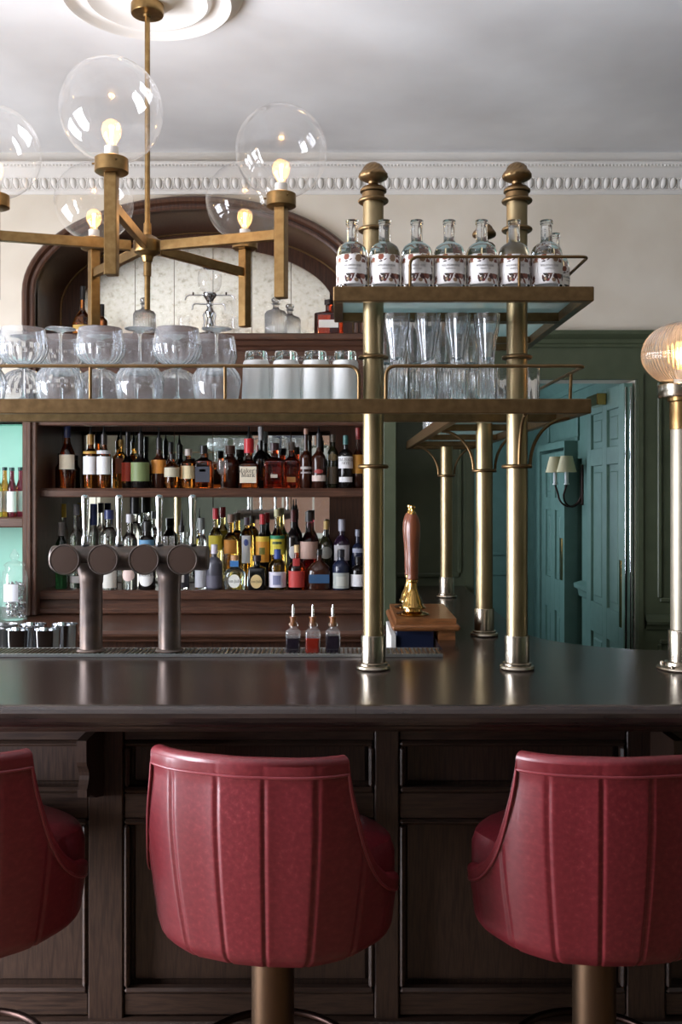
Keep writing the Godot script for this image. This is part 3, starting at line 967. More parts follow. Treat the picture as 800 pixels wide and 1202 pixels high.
func rim_height(a: float) -> float:
	var d := absf(rad_to_deg(a))
	if d < 49.0:
		return 0.422
	var x := d - 49.0
	return 0.1 + 0.322 * exp(-pow(x / 18.0, 0.8)) * (1.0 - 0.5 * x / 49.0)

func foot_height(a: float) -> float:
	var d := absf(rad_to_deg(a))
	return 0.03 * pow(clampf(d / 100.0, 0.0, 1.0), 3.0)

func stool_parts(s: Node3D) -> void:
	var amax := deg_to_rad(98.0)
	var na := 236
	var nv := 26
	var base := 0.568
	if not cache.has("shell"):
		var outer := []
		var inner := []
		for i in na + 1:
			var a := lerpf(-amax, amax, float(i) / na)
			# channels: nearly flat leather panels between seams, one seam every 23.6 degrees
			var dg := rad_to_deg(a)
			var da := fposmod(dg + 11.8, 23.6) - 11.8
			var flatten := lerpf(1.0, cos(deg_to_rad(11.8)) / cos(deg_to_rad(da)), 0.8)
			var seam := exp(-pow((11.8 - absf(da)) / 1.1, 2.0))
			var col := []
			var coli := []
			var y0 := foot_height(a)
			var y1 := rim_height(a)
			for j in nv + 1:
				var t := float(j) / nv
				var y := lerpf(y0, y1, t)
				var r := shell_point(a, y).x
				var near_rim := clampf((y1 - y - 0.018) / 0.02, 0.15, 1.0)
				var wide := clampf((absf(rad_to_deg(a)) - 72.0) / 12.0, 0.0, 1.0)
				r *= lerpf(1.0, flatten / cos(deg_to_rad(7.0)), near_rim * (1.0 - wide))
				r -= 0.0045 * seam * near_rim * (1.0 - wide)
				# a groove for the piping under the rolled top
				if y > y1 - 0.022:
					r += 0.004
				col.append(Vector3(sin(a) * r, y + base, cos(a) * r))
				var ri := r - 0.035
				coli.append(Vector3(sin(a) * ri, y + base, cos(a) * ri))
			outer.append(col)
			inner.append(coli)
		var mb := MB.new()
		var nrm := func(g: Array, i: int, j: int, sg: float) -> Vector3:
			var i0 := maxi(i - 1, 0)
			var i1 := mini(i + 1, na)
			var j0 := maxi(j - 1, 0)
			var j1 := mini(j + 1, nv)
			var du: Vector3 = g[i1][j] - g[i0][j]
			var dv: Vector3 = g[i][j1] - g[i][j0]
			return du.cross(dv).normalized() * sg
		for i in na:
			for j in nv:
				var n0: Vector3 = nrm.call(outer, i, j, 1.0)
				var n1: Vector3 = nrm.call(outer, i + 1, j, 1.0)
				var n2: Vector3 = nrm.call(outer, i + 1, j + 1, 1.0)
				var n3: Vector3 = nrm.call(outer, i, j + 1, 1.0)
				mb.tri(outer[i][j], outer[i + 1][j], outer[i + 1][j + 1], n0, n1, n2)
				mb.tri(outer[i][j], outer[i + 1][j + 1], outer[i][j + 1], n0, n2, n3)
				mb.tri(inner[i][j], inner[i + 1][j + 1], inner[i + 1][j], -n0, -n2, -n1)
				mb.tri(inner[i][j], inner[i][j + 1], inner[i + 1][j + 1], -n0, -n3, -n2)
			# underside lip
			mb.quad(inner[i][0], inner[i + 1][0], outer[i + 1][0], outer[i][0])
		for e in [0, na]:
			for j in nv:
				if e == 0:
					mb.quad(inner[0][j], outer[0][j], outer[0][j + 1], inner[0][j + 1])
				else:
					mb.quad(outer[na][j], inner[na][j], inner[na][j + 1], outer[na][j + 1])
		cache["shell"] = mb.mesh()
		# rolled top edge: a rounded bead over the rim
		var roll := []
		var ru := []
		var rw := []
		var pip := []
		for i in na + 1:
			var a := lerpf(-amax, amax, float(i) / na)
			var y1 := rim_height(a)
			var r := shell_point(a, y1).x + 0.004 - 0.0175
			roll.append(Vector3(sin(a) * r, y1 + base, cos(a) * r))
			ru.append(Vector3(sin(a), 0, cos(a)))
			rw.append(Vector3.UP)
			var rp := shell_point(a, y1 - 0.022).x + 0.0025
			pip.append(Vector3(sin(a) * rp, y1 - 0.022 + base, cos(a) * rp))
		var rp_ := PackedVector2Array()
		for k in 13:
			var t := PI * k / 12.0
			rp_.append(Vector2(0.0175 * cos(t), 0.0135 * sin(t)))
		var rb := MB.new()
		for i in na:
			for k in 12:
				var p0 := rp_[k]
				var p1 := rp_[k + 1]
				var m0 := Vector2(p0.x / 0.0175, p0.y / 0.0135).normalized()
				var m1 := Vector2(p1.x / 0.0175, p1.y / 0.0135).normalized()
				var a: Vector3 = roll[i] + ru[i] * p0.x + rw[i] * p0.y
				var b: Vector3 = roll[i + 1] + ru[i + 1] * p0.x + rw[i + 1] * p0.y
				var c: Vector3 = roll[i + 1] + ru[i + 1] * p1.x + rw[i + 1] * p1.y
				var d: Vector3 = roll[i] + ru[i] * p1.x + rw[i] * p1.y
				rb.tri(a, b, c, ru[i] * m0.x + rw[i] * m0.y, ru[i + 1] * m0.x + rw[i] * m0.y, ru[i + 1] * m1.x + rw[i] * m1.y)
				rb.tri(a, c, d, ru[i] * m0.x + rw[i] * m0.y, ru[i + 1] * m1.x + rw[i] * m1.y, ru[i] * m1.x + rw[i] * m1.y)
		cache["roll"] = rb.mesh()
		cache["pip"] = MB.new().tube(pip, 0.0032, 7).mesh()
		cache["pan"] = lathed(prof([0.0, 0.56, 0.1, 0.561, 0.135, 0.566, 0.15, 0.6, 0.155, 0.655, 0.0, 0.655]), 48)
		cache["cushion"] = lathed(prof([0.0, 0.6555, 0.235, 0.6555, 0.258, 0.662, 0.266, 0.68, 0.266, 0.73, 0.257, 0.757, 0.228, 0.773, 0.1, 0.782, 0.0, 0.783]), 96, func(a: float, _y: float) -> float:
			var dg := absf(rad_to_deg(wrapf(a, -PI, PI)))
			return lerpf(0.74, 0.86, smoothstep(20.0, 85.0, dg)) + 0.16 * smoothstep(88.0, 108.0, dg))
		cache["stem"] = lathed(prof([0.0, 0.011, 0.047, 0.011, 0.047, 0.555, 0.0, 0.5595]), 28)
		cache["stool_base"] = lathed(prof([0.0, 0.0, 0.22, 0.0, 0.222, 0.006, 0.21, 0.01, 0.0, 0.0105]), 48)
		var ring := []
		for k in 49:
			var a := TAU * k / 48.0
			ring.append(Vector3(sin(a) * 0.18, 0.285, cos(a) * 0.18))
		var fr := MB.new().tube(ring, 0.009, 8, false)
		for k in 3:
			var a := TAU * k / 3.0
			fr.tube([Vector3(sin(a) * 0.046, 0.285, cos(a) * 0.046), Vector3(sin(a) * 0.172, 0.285, cos(a) * 0.172)], 0.007, 8)
		cache["foot_ring"] = fr.mesh()
	part("backrest", cache["shell"], M.leather, s)
	part("rolled_edge", cache["roll"], M.leather, s)
	part("piping", cache["pip"], M.piping, s)
	part("seat_pan", cache["pan"], M.leather, s)
	part("seat_cushion", cache["cushion"], M.leather, s)
	part("stem", cache["stem"], M.stool_bronze, s)
	part("base_plate", cache["stool_base"], M.stool_bronze, s)
	part("foot_ring", cache["foot_ring"], M.dark_metal, s)

func stools() -> void:
	var g := "leather bar stools along the bar"
	stool_parts(thing("bar_stool", "rose leather bucket bar stool below the two tap pillars and bitters bottles", "bar stool", Vector3(-0.15, 0, -2.12), deg_to_rad(-12.0), g))
	stool_parts(thing("bar_stool", "rose leather bucket bar stool nearest the fluted globe bar lamp", "bar stool", Vector3(0.557, 0, -2.12), deg_to_rad(1.0), g))
	stool_parts(thing("bar_stool", "dark red leather bucket bar stool beside the bracketed stile, below the mint bay", "bar stool", Vector3(-0.842, 0, -2.12), deg_to_rad(3.0), g))


# ---------------------------------------------------------------- taps, pumps, bitters
func bar_fittings() -> void:
	var d := 2.69
	var top := Y(655.0, d)
	var t := thing("beer_tap_tower", "bronze beer tap tower with two pillars and four round badges", "beer tap", Vector3(0, COUNTER, -d))
	var ty := top - COUNTER
	for px in [107.0, 199.0]:
		var x := X(px, d)
		var p := part("pillar", lathed(prof([0.0, 0.012, 0.031, 0.012, 0.031, ty - 0.07, 0.0325, ty - 0.068, 0.0335, ty - 0.05, 0.04, ty - 0.028, 0.052, ty - 0.012, 0.0, ty - 0.011]), 36), M.gunmetal, t, Vector3(x, 0, 0))
		part("pillar_foot", lathed(prof([0.0, 0.009, 0.038, 0.009, 0.04, 0.012, 0.036, 0.017, 0.031, 0.018]), 36), M.gunmetal, p)
	var bar := MB.new()
	bar.lathe(prof([0.0, 0.0, 0.031, 0.0, 0.0345, 0.004, 0.0345, 0.433, 0.031, 0.437, 0.0, 0.437]), 32, Vector3(X(61.0, d), ty, 0), Basis(Vector3(0, 0, 1), -PI / 2))
	part("cross_tube", bar.mesh(), M.gunmetal, t)
	for px in [76.0, 121.0, 169.0, 214.0]:
		var x := X(px, d - 0.06)
		var q := Basis(Vector3(1, 0, 0), PI / 2)
		var at := Vector3(x, ty, 0.028)
		var bz := part("badge_housing", MB.new().lathe(prof([0.0, 0.0, 0.034, 0.0, 0.036, 0.012, 0.042, 0.024, 0.042, 0.036, 0.0395, 0.039, 0.037, 0.036, 0.0, 0.0355]), 40, at, q).mesh(), M.gunmetal, t)
		part("badge", MB.new().lathe(prof([0.0, 0.0357, 0.0365, 0.0357, 0.036, 0.0372, 0.0, 0.0377]), 40, at, q).mesh(), M.badge, bz)
		for s in [-1, 1]:
			part("pin", MB.new().lathe(prof([0.0, 0.037, 0.0016, 0.037, 0.001, 0.0392, 0.0, 0.0394]), 8, at + Vector3(0.029 * s, 0, 0), q).mesh(), M.nickel, bz)
	for px in [100.0, 140.0, 187.0, 226.0]:
		var x := X(px, d)
		var lv := part("tap_lever", lathed(prof([0.0, 0.058, 0.0065, 0.058, 0.0065, 0.08, 0.0075, 0.084, 0.0105, 0.162, 0.0105, 0.17, 0.008, 0.176, 0.0, 0.178]), 14), M.chrome, t, Vector3(x, ty, 0))
		part("lever_collar", lathed(prof([0.0, 0.036, 0.0095, 0.036, 0.0105, 0.044, 0.0095, 0.06, 0.0, 0.061]), 16), M.chrome, lv)
		part("lever_ring", lathed(prof([0.0, 0.03, 0.011, 0.03, 0.012, 0.034, 0.011, 0.038, 0.0, 0.038]), 16), M.black, lv)
	# bitters
	var sq := func(a: float, y: float) -> float: return sqplan(a) if y < 0.052 else lerpf(sqplan(a), 1.0, clampf((y - 0.052) / 0.012, 0.0, 1.0))
	var i := 0
	for px in [344.0, 367.0, 390.5]:
		var names := ["clear square bitters bottle of dark liquid beside the red one nearest the taps", "square cut glass bitters bottle filled with red liquid", "clear square bitters bottle of dark liquid nearest the brass column"]
		var liq: Material = [M.ink_liquid, M.red_liquid, M.ink_liquid][i]
		var b := thing("bitters_bottle", names[i], "bottle", Vector3(X(px, 2.68), COUNTER + 0.0095, -2.68), 0.0, "bitters bottles on the drip tray")
		var fill := 0.04 if i != 2 else 0.047
		part("glass_body", lathed(prof([0.0195, fill + 0.0005, 0.0195, 0.055, 0.017, 0.061, 0.0085, 0.066, 0.0075, 0.074]), 40, sq), M.crystal, b)
		part("liquid", lathed(prof([0.0, 0.0, 0.017, 0.0, 0.0192, 0.003, 0.0192, fill, 0.0, fill]), 40, sq), liq, b)
		var ribs := MB.new()
		for k in 4:
			for s in 4:
				var rot := Basis(Vector3.UP, s * PI / 2)
				ribs.box(rot * Vector3((k - 1.5) * 0.0115, 0.028, 0.0198), Vector3(0.0014, 0.05, 0.0012), 0.0004, rot)
				ribs.box(rot * Vector3(0, 0.006 + k * 0.0125, 0.0198), Vector3(0.036, 0.0012, 0.0012), 0.0004, rot)
		part("cut_ribs", ribs.mesh(), M.clear, b)
		part("collar", lathed(prof([0.0078, 0.07, 0.0125, 0.072, 0.0135, 0.076, 0.012, 0.08, 0.0078, 0.081]), 20), M.clear, b)
		part("stopper", lathed(prof([0.0, 0.07, 0.0075, 0.07, 0.0085, 0.094, 0.0105, 0.095, 0.0105, 0.098, 0.0, 0.098]), 18), M.board, b)
		part("dasher", lathed(prof([0.0, 0.098, 0.0042, 0.098, 0.0042, 0.12, 0.0018, 0.131, 0.0, 0.132]), 12), M.chrome, b)
		i += 1
	# beer engine: a moulded board on a cabinet, two pump handles
	var e := thing("beer_engine", "moulded wooden board of a beer engine over a dark cabinet behind the bar", "beer engine", Vector3(0, 0, 0))
	part("pump_board", MB.new().prism(pv([0.168, 2.94, 0.352, 2.94, 0.352, 3.32, 0.168, 3.32]), 1.118, 1.137, Transform3D(Basis(Vector3(1, 0, 0), Vector3(0, 0, -1), Vector3(0, 1, 0)), Vector3.ZERO)).mesh(), M.board, e)
	part("board_moulding", span(0.155, 0.364, 1.1, 1.118, 2.925, 3.33, 0.006), M.board, e)
	part("plinth", span(0.3, 0.35, COUNTER, 1.1, 2.95, 3.3), M.board, e)
	part("cabinet", span(0.17, 0.288, 0.0, 1.1, 2.98, 3.3, 0.003), M.navy_glass, e)
	part("white_side", span(0.155, 0.169, 0.0, 1.08, 2.97, 3.3), M.white_paint, e)
	for k in 2:
		var dd := 3.03 + 0.17 * k
		var p := thing("pump_handle", ["turned wooden beer pump handle at the front of the pump board", "turned wooden beer pump handle standing behind the front one"][k], "beer pump", Vector3(X(484.0 if k == 0 else 481.0, dd), 1.1372, -dd))
		var bs := part("brass_base", lathed(prof([0.0, 0.0, 0.05, 0.0, 0.052, 0.003, 0.04, 0.008, 0.028, 0.012, 0.027, 0.02, 0.036, 0.023, 0.036, 0.027, 0.031, 0.034, 0.029, 0.046, 0.02, 0.066, 0.014, 0.086, 0.0135, 0.1, 0.0175, 0.104, 0.0175, 0.11, 0.0, 0.111]), 32), M.gold_brass, p)
		for s in 4:
			part("screw", lathed(prof([0.0, 0.003, 0.004, 0.003, 0.003, 0.007, 0.0, 0.008]), 8), M.gold_brass, bs, Vector3(sin(s * PI / 2 + 0.7), 0, cos(s * PI / 2 + 0.7)) * 0.043)
		part("handle", lathed(prof([0.0, 0.111, 0.017, 0.111, 0.0185, 0.116, 0.0165, 0.122, 0.018, 0.13, 0.0185, 0.17, 0.0195, 0.2, 0.0225, 0.23, 0.0245, 0.258, 0.0235, 0.285, 0.019, 0.305, 0.013, 0.316, 0.0, 0.317]), 28), M.handle_wood, p)
		part("ferrule", lathed(prof([0.0, 0.316, 0.0125, 0.316, 0.01, 0.322, 0.0065, 0.326, 0.0065, 0.332, 0.01, 0.336, 0.0095, 0.342, 0.0, 0.344]), 20), M.gold_brass, p)
	# work bench below the counter with steel shaker tins
	var wb := thing("underbar_bench", "low steel work bench behind the bar under the drip tray", "workbench", Vector3(0, 0, 0))
	part("bench_top", span(-1.88, 0.1, 0.9, 0.93, 2.84, 3.3, 0.004), M.steel, wb)
	part("bench_body", span(-1.85, 0.1, 0.0, 0.9, 2.86, 3.28), M.steel, wb)
	var tin := lathed(prof([0.0, 0.0, 0.028, 0.0, 0.03, 0.002, 0.041, 0.174, 0.042, 0.176, 0.0405, 0.176, 0.029, 0.004, 0.0, 0.003]), 24)
	var k := 0
	for tx in [[-12.0, 2.93], [22.0, 2.93], [55.0, 2.93], [5.0, 3.04], [39.0, 3.04], [76.0, 3.04]]:
		var words := ["farthest along below the mint bay", "front one below the dark pilaster", "front one nearest the tap pillar", "rear one below the mint bay", "rear one below the dark pilaster", "rear one half behind the tap pillar"]
		solo("shaker_tin", tin, M.chrome if k % 3 else M.steel, "steel shaker tin on the work bench, " + words[k], "shaker tin", Vector3(X(tx[0], tx[1]), 0.9305, -tx[1]), "steel shaker tins behind the bar")
		k += 1

func sqplan(a: float) -> float:
	var p := 7.0
	return 1.06 / pow(pow(absf(cos(a)), p) + pow(absf(sin(a)), p), 1.0 / p)


# ---------------------------------------------------------------- bar lamp at the right
func bar_lamp() -> void:
	var l := thing("bar_lamp", "brass column lamp with a ribbed glass globe on the bar", "lamp", Vector3(X(800, 2.475), COUNTER, -2.475))
	part("base_flange", lathed(prof([0.0, 0.0, 0.062, 0.0, 0.064, 0.003, 0.062, 0.007, 0.045, 0.009, 0.043, 0.018, 0.034, 0.021, 0.0, 0.021]), 36), M.nickel, l)
	for s in 4:
		part("bolt", lathed(prof([0.0, 0.008, 0.006, 0.008, 0.006, 0.013, 0.0, 0.015]), 8), M.nickel, l, Vector3(sin(s * PI / 2 + 0.8), 0, cos(s * PI / 2 + 0.8)) * 0.054)
	part("base_collar", lathed(prof([0.0, 0.021, 0.0345, 0.021, 0.0345, 0.098, 0.033, 0.101, 0.0, 0.101]), 32), M.nickel, l)
	part("shaft", lathed(prof([0.0, 0.1015, 0.0285, 0.1015, 0.0285, 0.615, 0.0, 0.615]), 32), M.lamp_shaft, l)
	part("top_collar", lathed(prof([0.0, 0.6155, 0.031, 0.6155, 0.031, 0.685, 0.036, 0.688, 0.036, 0.696, 0.0, 0.696]), 32), M.brass, l)
	part("lamp_gallery", lathed(prof([0.0, 0.696, 0.058, 0.696, 0.061, 0.7, 0.061, 0.728, 0.057, 0.73, 0.0, 0.73]), 40), M.nickel, l)
	var gp := []
	for i in 21:
		var t := lerpf(-PI / 2 + 0.55, PI / 2, i / 20.0)
		gp.append(Vector2(cos(t) * 0.1, 0.81 + sin(t) * 0.082))
	gp[20] = Vector2(0.0, gp[20].y)
	for i in range(20, -1, -1):
		gp.append(Vector2(gp[i].x * 0.95, 0.81 + (gp[i].y - 0.81) * 0.95))
	gp.append(gp[0])
	part("ribbed_globe", lathed(gp, 240, func(a: float, _y: float) -> float: return 1.0 + 0.012 * cos(60.0 * a)), M.lamp_glass, l)
	part("lamp_holder", lathed(prof([0.0, 0.73, 0.02, 0.73, 0.02, 0.768, 0.0, 0.768]), 18), M.white_porcelain, l)
	bulb(l, Vector3(0, 0.768, 0), 0.03, 0.075, 0.05)


# ---------------------------------------------------------------- passage with its doors
func door_leaf(parent: Node3D, w: float, h: float, t: float, cols: Array, rows: Array, m: Material) -> void:
	# frame members between the panels; local x runs along the door, +z is its face
	for c in cols.size() - 1:
		if c % 2 == 0:
			part("stile", bx(Vector3((cols[c] + cols[c + 1]) / 2, h / 2, 0), Vector3(cols[c + 1] - cols[c], h, t), 0.002), m, parent)
	for r in rows.size() - 1:
		for c in cols.size() - 1:
			if c % 2 == 1:
				var cx: float = (cols[c] + cols[c + 1]) / 2
				var cw: float = cols[c + 1] - cols[c]
				var cy: float = (rows[r] + rows[r + 1]) / 2
				var ch: float = rows[r + 1] - rows[r]
				if r % 2 == 0:
					part("rail", bx(Vector3(cx, cy, 0), Vector3(cw, ch, t), 0.002), m, parent)
				else:
					part("panel", bx(Vector3(cx, cy, 0), Vector3(cw, ch, t * 0.35)), m, parent)
					part("raised_field", bx(Vector3(cx, cy, t * 0.18), Vector3(cw - 0.07, ch - 0.07, t * 0.35), 0.006), m, parent)

func passage() -> void:
	var x1 := 1.44
	pierced("wall_passage_right", true, x1 + 0.075, 0.15, -7.2, -WALL - 0.2, 0.0, 2.4, [[-5.875, -5.755, 0.0, 1.72]], M.teal)
	struct("wall_closet", MB.new().box(Vector3(x1 + 0.75, 1.0, -5.815), Vector3(0.1, 2.0, 0.6)).box(Vector3(x1 + 0.4, 1.0, -5.5), Vector3(0.6, 2.0, 0.04)).box(Vector3(x1 + 0.4, 1.0, -6.1), Vector3(0.6, 2.0, 0.04)).box(Vector3(x1 + 0.4, 2.0, -5.815), Vector3(0.6, 0.04, 0.6)).mesh(), M.green)
	struct("wall_passage_end", span(0.2, x1 + 0.15, 0, 2.4, 7.2, 7.35), M.teal)
	pierced("wall_passage_left", true, 0.25, 0.1, -7.2, -WALL - 0.46, 0.0, 2.4, [[-6.6, -5.4, 1.05, 2.15]], M.teal)
	struct("ceiling_passage", span(0.2, x1 + 0.15, 2.25, 2.4, WALL + 0.2, 7.35), M.green)
	sash(4, true, 0.25, -6.6, -5.4, 1.05, 2.15)
	var tr := Node3D.new()
	tr.name = "trim_4"
	add_child(tr)
	tr.set_meta("kind", "structure")
	part("crown_moulding", MB.new().sweep([Vector3(x1, 0, -WALL - 0.2), Vector3(x1, 0, -7.2)], [Vector3.LEFT, Vector3.LEFT], [Vector3.UP, Vector3.UP], pv([0, 2.13, 0.015, 2.13, 0.025, 2.16, 0.06, 2.2, 0.075, 2.215, 0.08, 2.25, 0, 2.25])).mesh(), M.teal, tr)
	part("dado_rail", MB.new().sweep([Vector3(x1, 0, -5.4), Vector3(x1, 0, -5.75)], [Vector3.LEFT, Vector3.LEFT], [Vector3.UP, Vector3.UP], pv([0, 0.9, 0.02, 0.9, 0.03, 0.94, 0.05, 0.95, 0.052, 0.975, 0.02, 0.985, 0, 0.99])).mesh(), M.teal, tr)
	# panel mouldings on the end wall and over the far door
	for r in [[0.62, 0.98, 1.05, 2.0], [1.04, 1.38, 1.05, 2.0], [0.62, 0.98, 0.2, 0.9], [1.04, 1.38, 0.2, 0.9]]:
		moulding_frame("panel_moulding", r[0], r[1], r[2], r[3], tr, -7.2, M.teal)
	for r in [[6.64, 5.82, 1.84, 2.06]]:
		var mb := MB.new()
		for yy in [r[2], r[3]]:
			mb.box(Vector3(x1 - 0.008, yy, -(r[0] + r[1]) / 2), Vector3(0.016, 0.024, r[0] - r[1]), 0.004)
		for dd in [r[0], r[1]]:
			mb.box(Vector3(x1 - 0.008, (r[2] + r[3]) / 2, -dd), Vector3(0.016, r[3] - r[2] - 0.024, 0.024), 0.004)
		part("panel_moulding", mb.mesh(), M.teal, tr)
	# the near door, folded back along the passage wall
	var d1 := Node3D.new()
	d1.name = "door_1"
	add_child(d1)
	d1.set_meta("kind", "structure")
	d1.position = Vector3(1.395, 0, -5.38)
	d1.rotation.y = -PI / 2
	door_leaf(d1, 0.7, 2.05, 0.045, [0.0, 0.085, 0.315, 0.4, 0.61, 0.7], [0.0, 0.2, 0.76, 0.92, 1.66, 1.75, 1.94, 2.05], M.teal)
	part("edge_strip", bx(Vector3(0.7035, 1.02, 0.012), Vector3(0.005, 2.02, 0.009), 0.001), M.chrome, d1)
	part("edge_strip", bx(Vector3(0.7035, 1.02, -0.012), Vector3(0.005, 2.02, 0.009), 0.001), M.chrome, d1)
	part("push_plate", bx(Vector3(0.655, 1.02, 0.0245), Vector3(0.035, 0.33, 0.004), 0.001), M.gold_brass, d1)
	part("pull_handle", MB.new().tube(rail([Vector3(0.66, 0.9, -0.022), Vector3(0.66, 0.92, -0.07), Vector3(0.66, 1.1, -0.07), Vector3(0.66, 1.12, -0.022)], 0.04), 0.007, 8).mesh(), M.black, d1)
	part("door_closer", bx(Vector3(0.3, 2.0, 0.05), Vector3(0.22, 0.06, 0.05), 0.004), M.gold_brass, d1)
	# the far door
	var d2 := Node3D.new()
	d2.name = "door_2"
	add_child(d2)
	d2.set_meta("kind", "structure")
	d2.position = Vector3(1.39, 0, -6.58)
	d2.rotation.y = -PI / 2
	door_leaf(d2, 0.69, 1.77, 0.04, [0.0, 0.12, 0.28, 0.4, 0.55, 0.69], [0.0, 0.15, 0.76, 0.96, 1.4, 1.48, 1.68, 1.77], M.teal)
	part("push_plate", bx(Vector3(0.6, 1.1, 0.024), Vector3(0.06, 0.26, 0.005), 0.001), M.gold_brass, d2)
	part("door_frame", MB.new().prism(pv([-0.11, 0, -0.02, 0, -0.02, 1.79, 0.7, 1.79, 0.7, 0, 0.715, 0, 0.715, 1.83, -0.11, 1.83]), -0.05, 0.03).mesh(), M.teal, d2)
	# twin wall light
	var s := thing("wall_sconce", "twin wall light with cream shades in the green passage", "wall light", Vector3(x1, 1.56, -5.74))
	part("wall_plate", bx(Vector3(-0.006, 0.0, 0), Vector3(0.012, 0.24, 0.05), 0.003), M.dark_metal, s)
	for k in [-1, 1]:
		var off := Vector3(-0.13 + 0.018 * k, 0, 0.07 * k)
		var arm := []
		for i in 13:
			var a := PI * i / 12.0
			arm.append(Vector3(-0.07 + 0.06 * cos(a), -0.06 - 0.07 * sin(a), 0.07 * k * i / 12.0))
		arm.append(off + Vector3(0, 0.0, 0))
		part("arm", MB.new().tube(arm, 0.006, 8).mesh(), M.dark_metal, s)
		part("candle_tube", lathed(prof([0.0, 0.0, 0.016, 0.0, 0.016, 0.008, 0.011, 0.01, 0.011, 0.085, 0.0, 0.085]), 14), M.white_porcelain, s, off)
		part("lamp_shade", lathed(prof([0.058, 0.075, 0.034, 0.17, 0.033, 0.17, 0.057, 0.075]), 28), M.lampshade, s, off)


# ---------------------------------------------------------------- glassware on the gantry
func polyplan(a: float, n: int) -> float:
	var w := TAU / n
	return cos(w / 2) / cos(fposmod(a, w) - w / 2)

func glassware() -> void:
	var y := 1.7527
	# balloon glasses, some on their feet and some on their rims
	var ribs := func(a: float, yy: float) -> float: return 1.0 + (0.032 * cos(20.0 * a) if yy > 0.088 and yy < 0.145 else 0.0)
	var bowl := lathed(prof([0.0042, 0.084, 0.012, 0.086, 0.03, 0.092, 0.046, 0.102, 0.056, 0.116, 0.0605, 0.132, 0.0605, 0.146, 0.058, 0.164, 0.0545, 0.182, 0.0535, 0.186, 0.0525, 0.186, 0.0535, 0.18, 0.057, 0.163, 0.0592, 0.146, 0.059, 0.132, 0.0545, 0.117, 0.044, 0.104, 0.028, 0.095, 0.0, 0.09]), 80, ribs)
	var foot := lathed(prof([0.0, 0.0, 0.037, 0.0, 0.038, 0.0015, 0.036, 0.003, 0.015, 0.006, 0.006, 0.012, 0.0042, 0.024, 0.0042, 0.084]), 40)
	var nth := ["first", "second", "third", "fourth", "fifth"]
	var row := 0
	for r in [[2.44, [-68.0, 27.0, 118.0, 208.0], [-22.0, 71.0, 164.0, 254.0]], [2.565, [-20.0, 72.0, 160.0, 251.0], [28.0, 117.0, 206.0]]]:
		var where_row: String = ["front row", "rear row"][row]
		row += 1
		var at := 0
		for px in r[1]:
			at += 1
			var up: String = "upright balloon gin glass, %s of the %s counted from the frosted highballs" % [nth[r[1].size() - at], where_row]
			var g := thing("balloon_glass", up, "glass", Vector3(X(px, r[0]), y, -r[0]), px * 0.1, "balloon glasses on the gantry, upright")
			part("bowl", bowl, M.balloon, g)
			part("foot", foot, M.balloon, g)
		at = 0
		for px in r[2]:
			at += 1
			var down: String = "upside down balloon gin glass, %s of the %s counted from the frosted highballs" % [nth[r[2].size() - at], where_row]
			var g := thing("balloon_glass", down, "glass", Vector3(X(px, r[0]), y + 0.1862, -r[0]), px * 0.1, "balloon glasses on the gantry, upside down")
			g.rotation.z = PI
			part("bowl", bowl, M.balloon, g)
			part("foot", foot, M.balloon, g)
	# frosted highballs upside down
	var frost := lathed(prof([0.0365, 0.0, 0.037, 0.002, 0.0335, 0.1, 0.031, 0.106, 0.0, 0.107]), 36)
	var base := lathed(prof([0.0, 0.1075, 0.029, 0.1075, 0.0285, 0.126, 0.0265, 0.13, 0.0, 0.13]), 36)
	var where := ["beside the balloon glasses", "second from the balloon glasses", "third from the balloon glasses", "beside the brass column"]
	var k := 0
	for px in [300.5, 335.5, 370.0, 405.0]:
		var g := thing("highball_glass", "frosted highball glass upside down, " + where[k], "glass", Vector3(X(px, 2.46), y, -2.46), 0.0, "frosted highballs")
		part("frosted_wall", frost, M.frost, g)
		part("glass_base", base, M.clear, g)
		k += 1
	for px in [316.0, 352.0, 388.0]:
		var g := thing("highball_glass", "frosted highball glass upside down in the rear row, %s from the balloon glasses" % nth[int((px - 316.0) / 36.0)], "glass", Vector3(X(px, 2.56), y, -2.56), 0.0, "frosted highballs, rear row")
		part("frosted_wall", frost, M.frost, g)
		part("glass_base", base, M.clear, g)
	# faceted champagne flutes
	var oct := func(a: float, yy: float) -> float: return 0.95 + (0.05 if yy > 0.09 else 0.16) * cos(8.0 * a)
	var bowl2 := lathed(prof([0.0, 0.086, 0.0165, 0.087, 0.019, 0.11, 0.024, 0.145, 0.031, 0.185, 0.0335, 0.21, 0.0335, 0.222, 0.031, 0.222, 0.031, 0.21, 0.0285, 0.186, 0.021, 0.146, 0.015, 0.112, 0.0, 0.104]), 90, oct)
	var leg := lathed(prof([0.0, 0.0, 0.0195, 0.0, 0.0195, 0.006, 0.0165, 0.012, 0.0165, 0.08, 0.0165, 0.0865, 0.0, 0.0866]), 90, oct)
	var rw := 0
	var at2 := 0
	for r in [[2.44, [466.0, 501.5, 537.0, 571.0]], [2.535, [455.0, 487.5, 520.0, 553.0]], [2.62, [470.0, 503.0, 536.0, 566.0]]]:
		at2 = 0
		for px in r[1]:
			at2 += 1
			var fl: String = "faceted crystal champagne flute, %s from the highballs' column in the %s row" % [nth[at2 - 1], ["front", "middle", "rear"][rw]]
			if at2 == r[1].size():
				rw += 1
			var g := thing("champagne_flute", fl, "glass", Vector3(X(px, r[0]), y, -r[0]), px * 0.07, "champagne flutes on the gantry")
			part("bowl", bowl2, M.flute, g)
			part("stem", leg, M.flute, g)
	# cut tumblers
	var cut := func(a: float, yy: float) -> float: return 1.0 + 0.05 * absf(sin(7.0 * a + yy * 160.0)) - 0.025
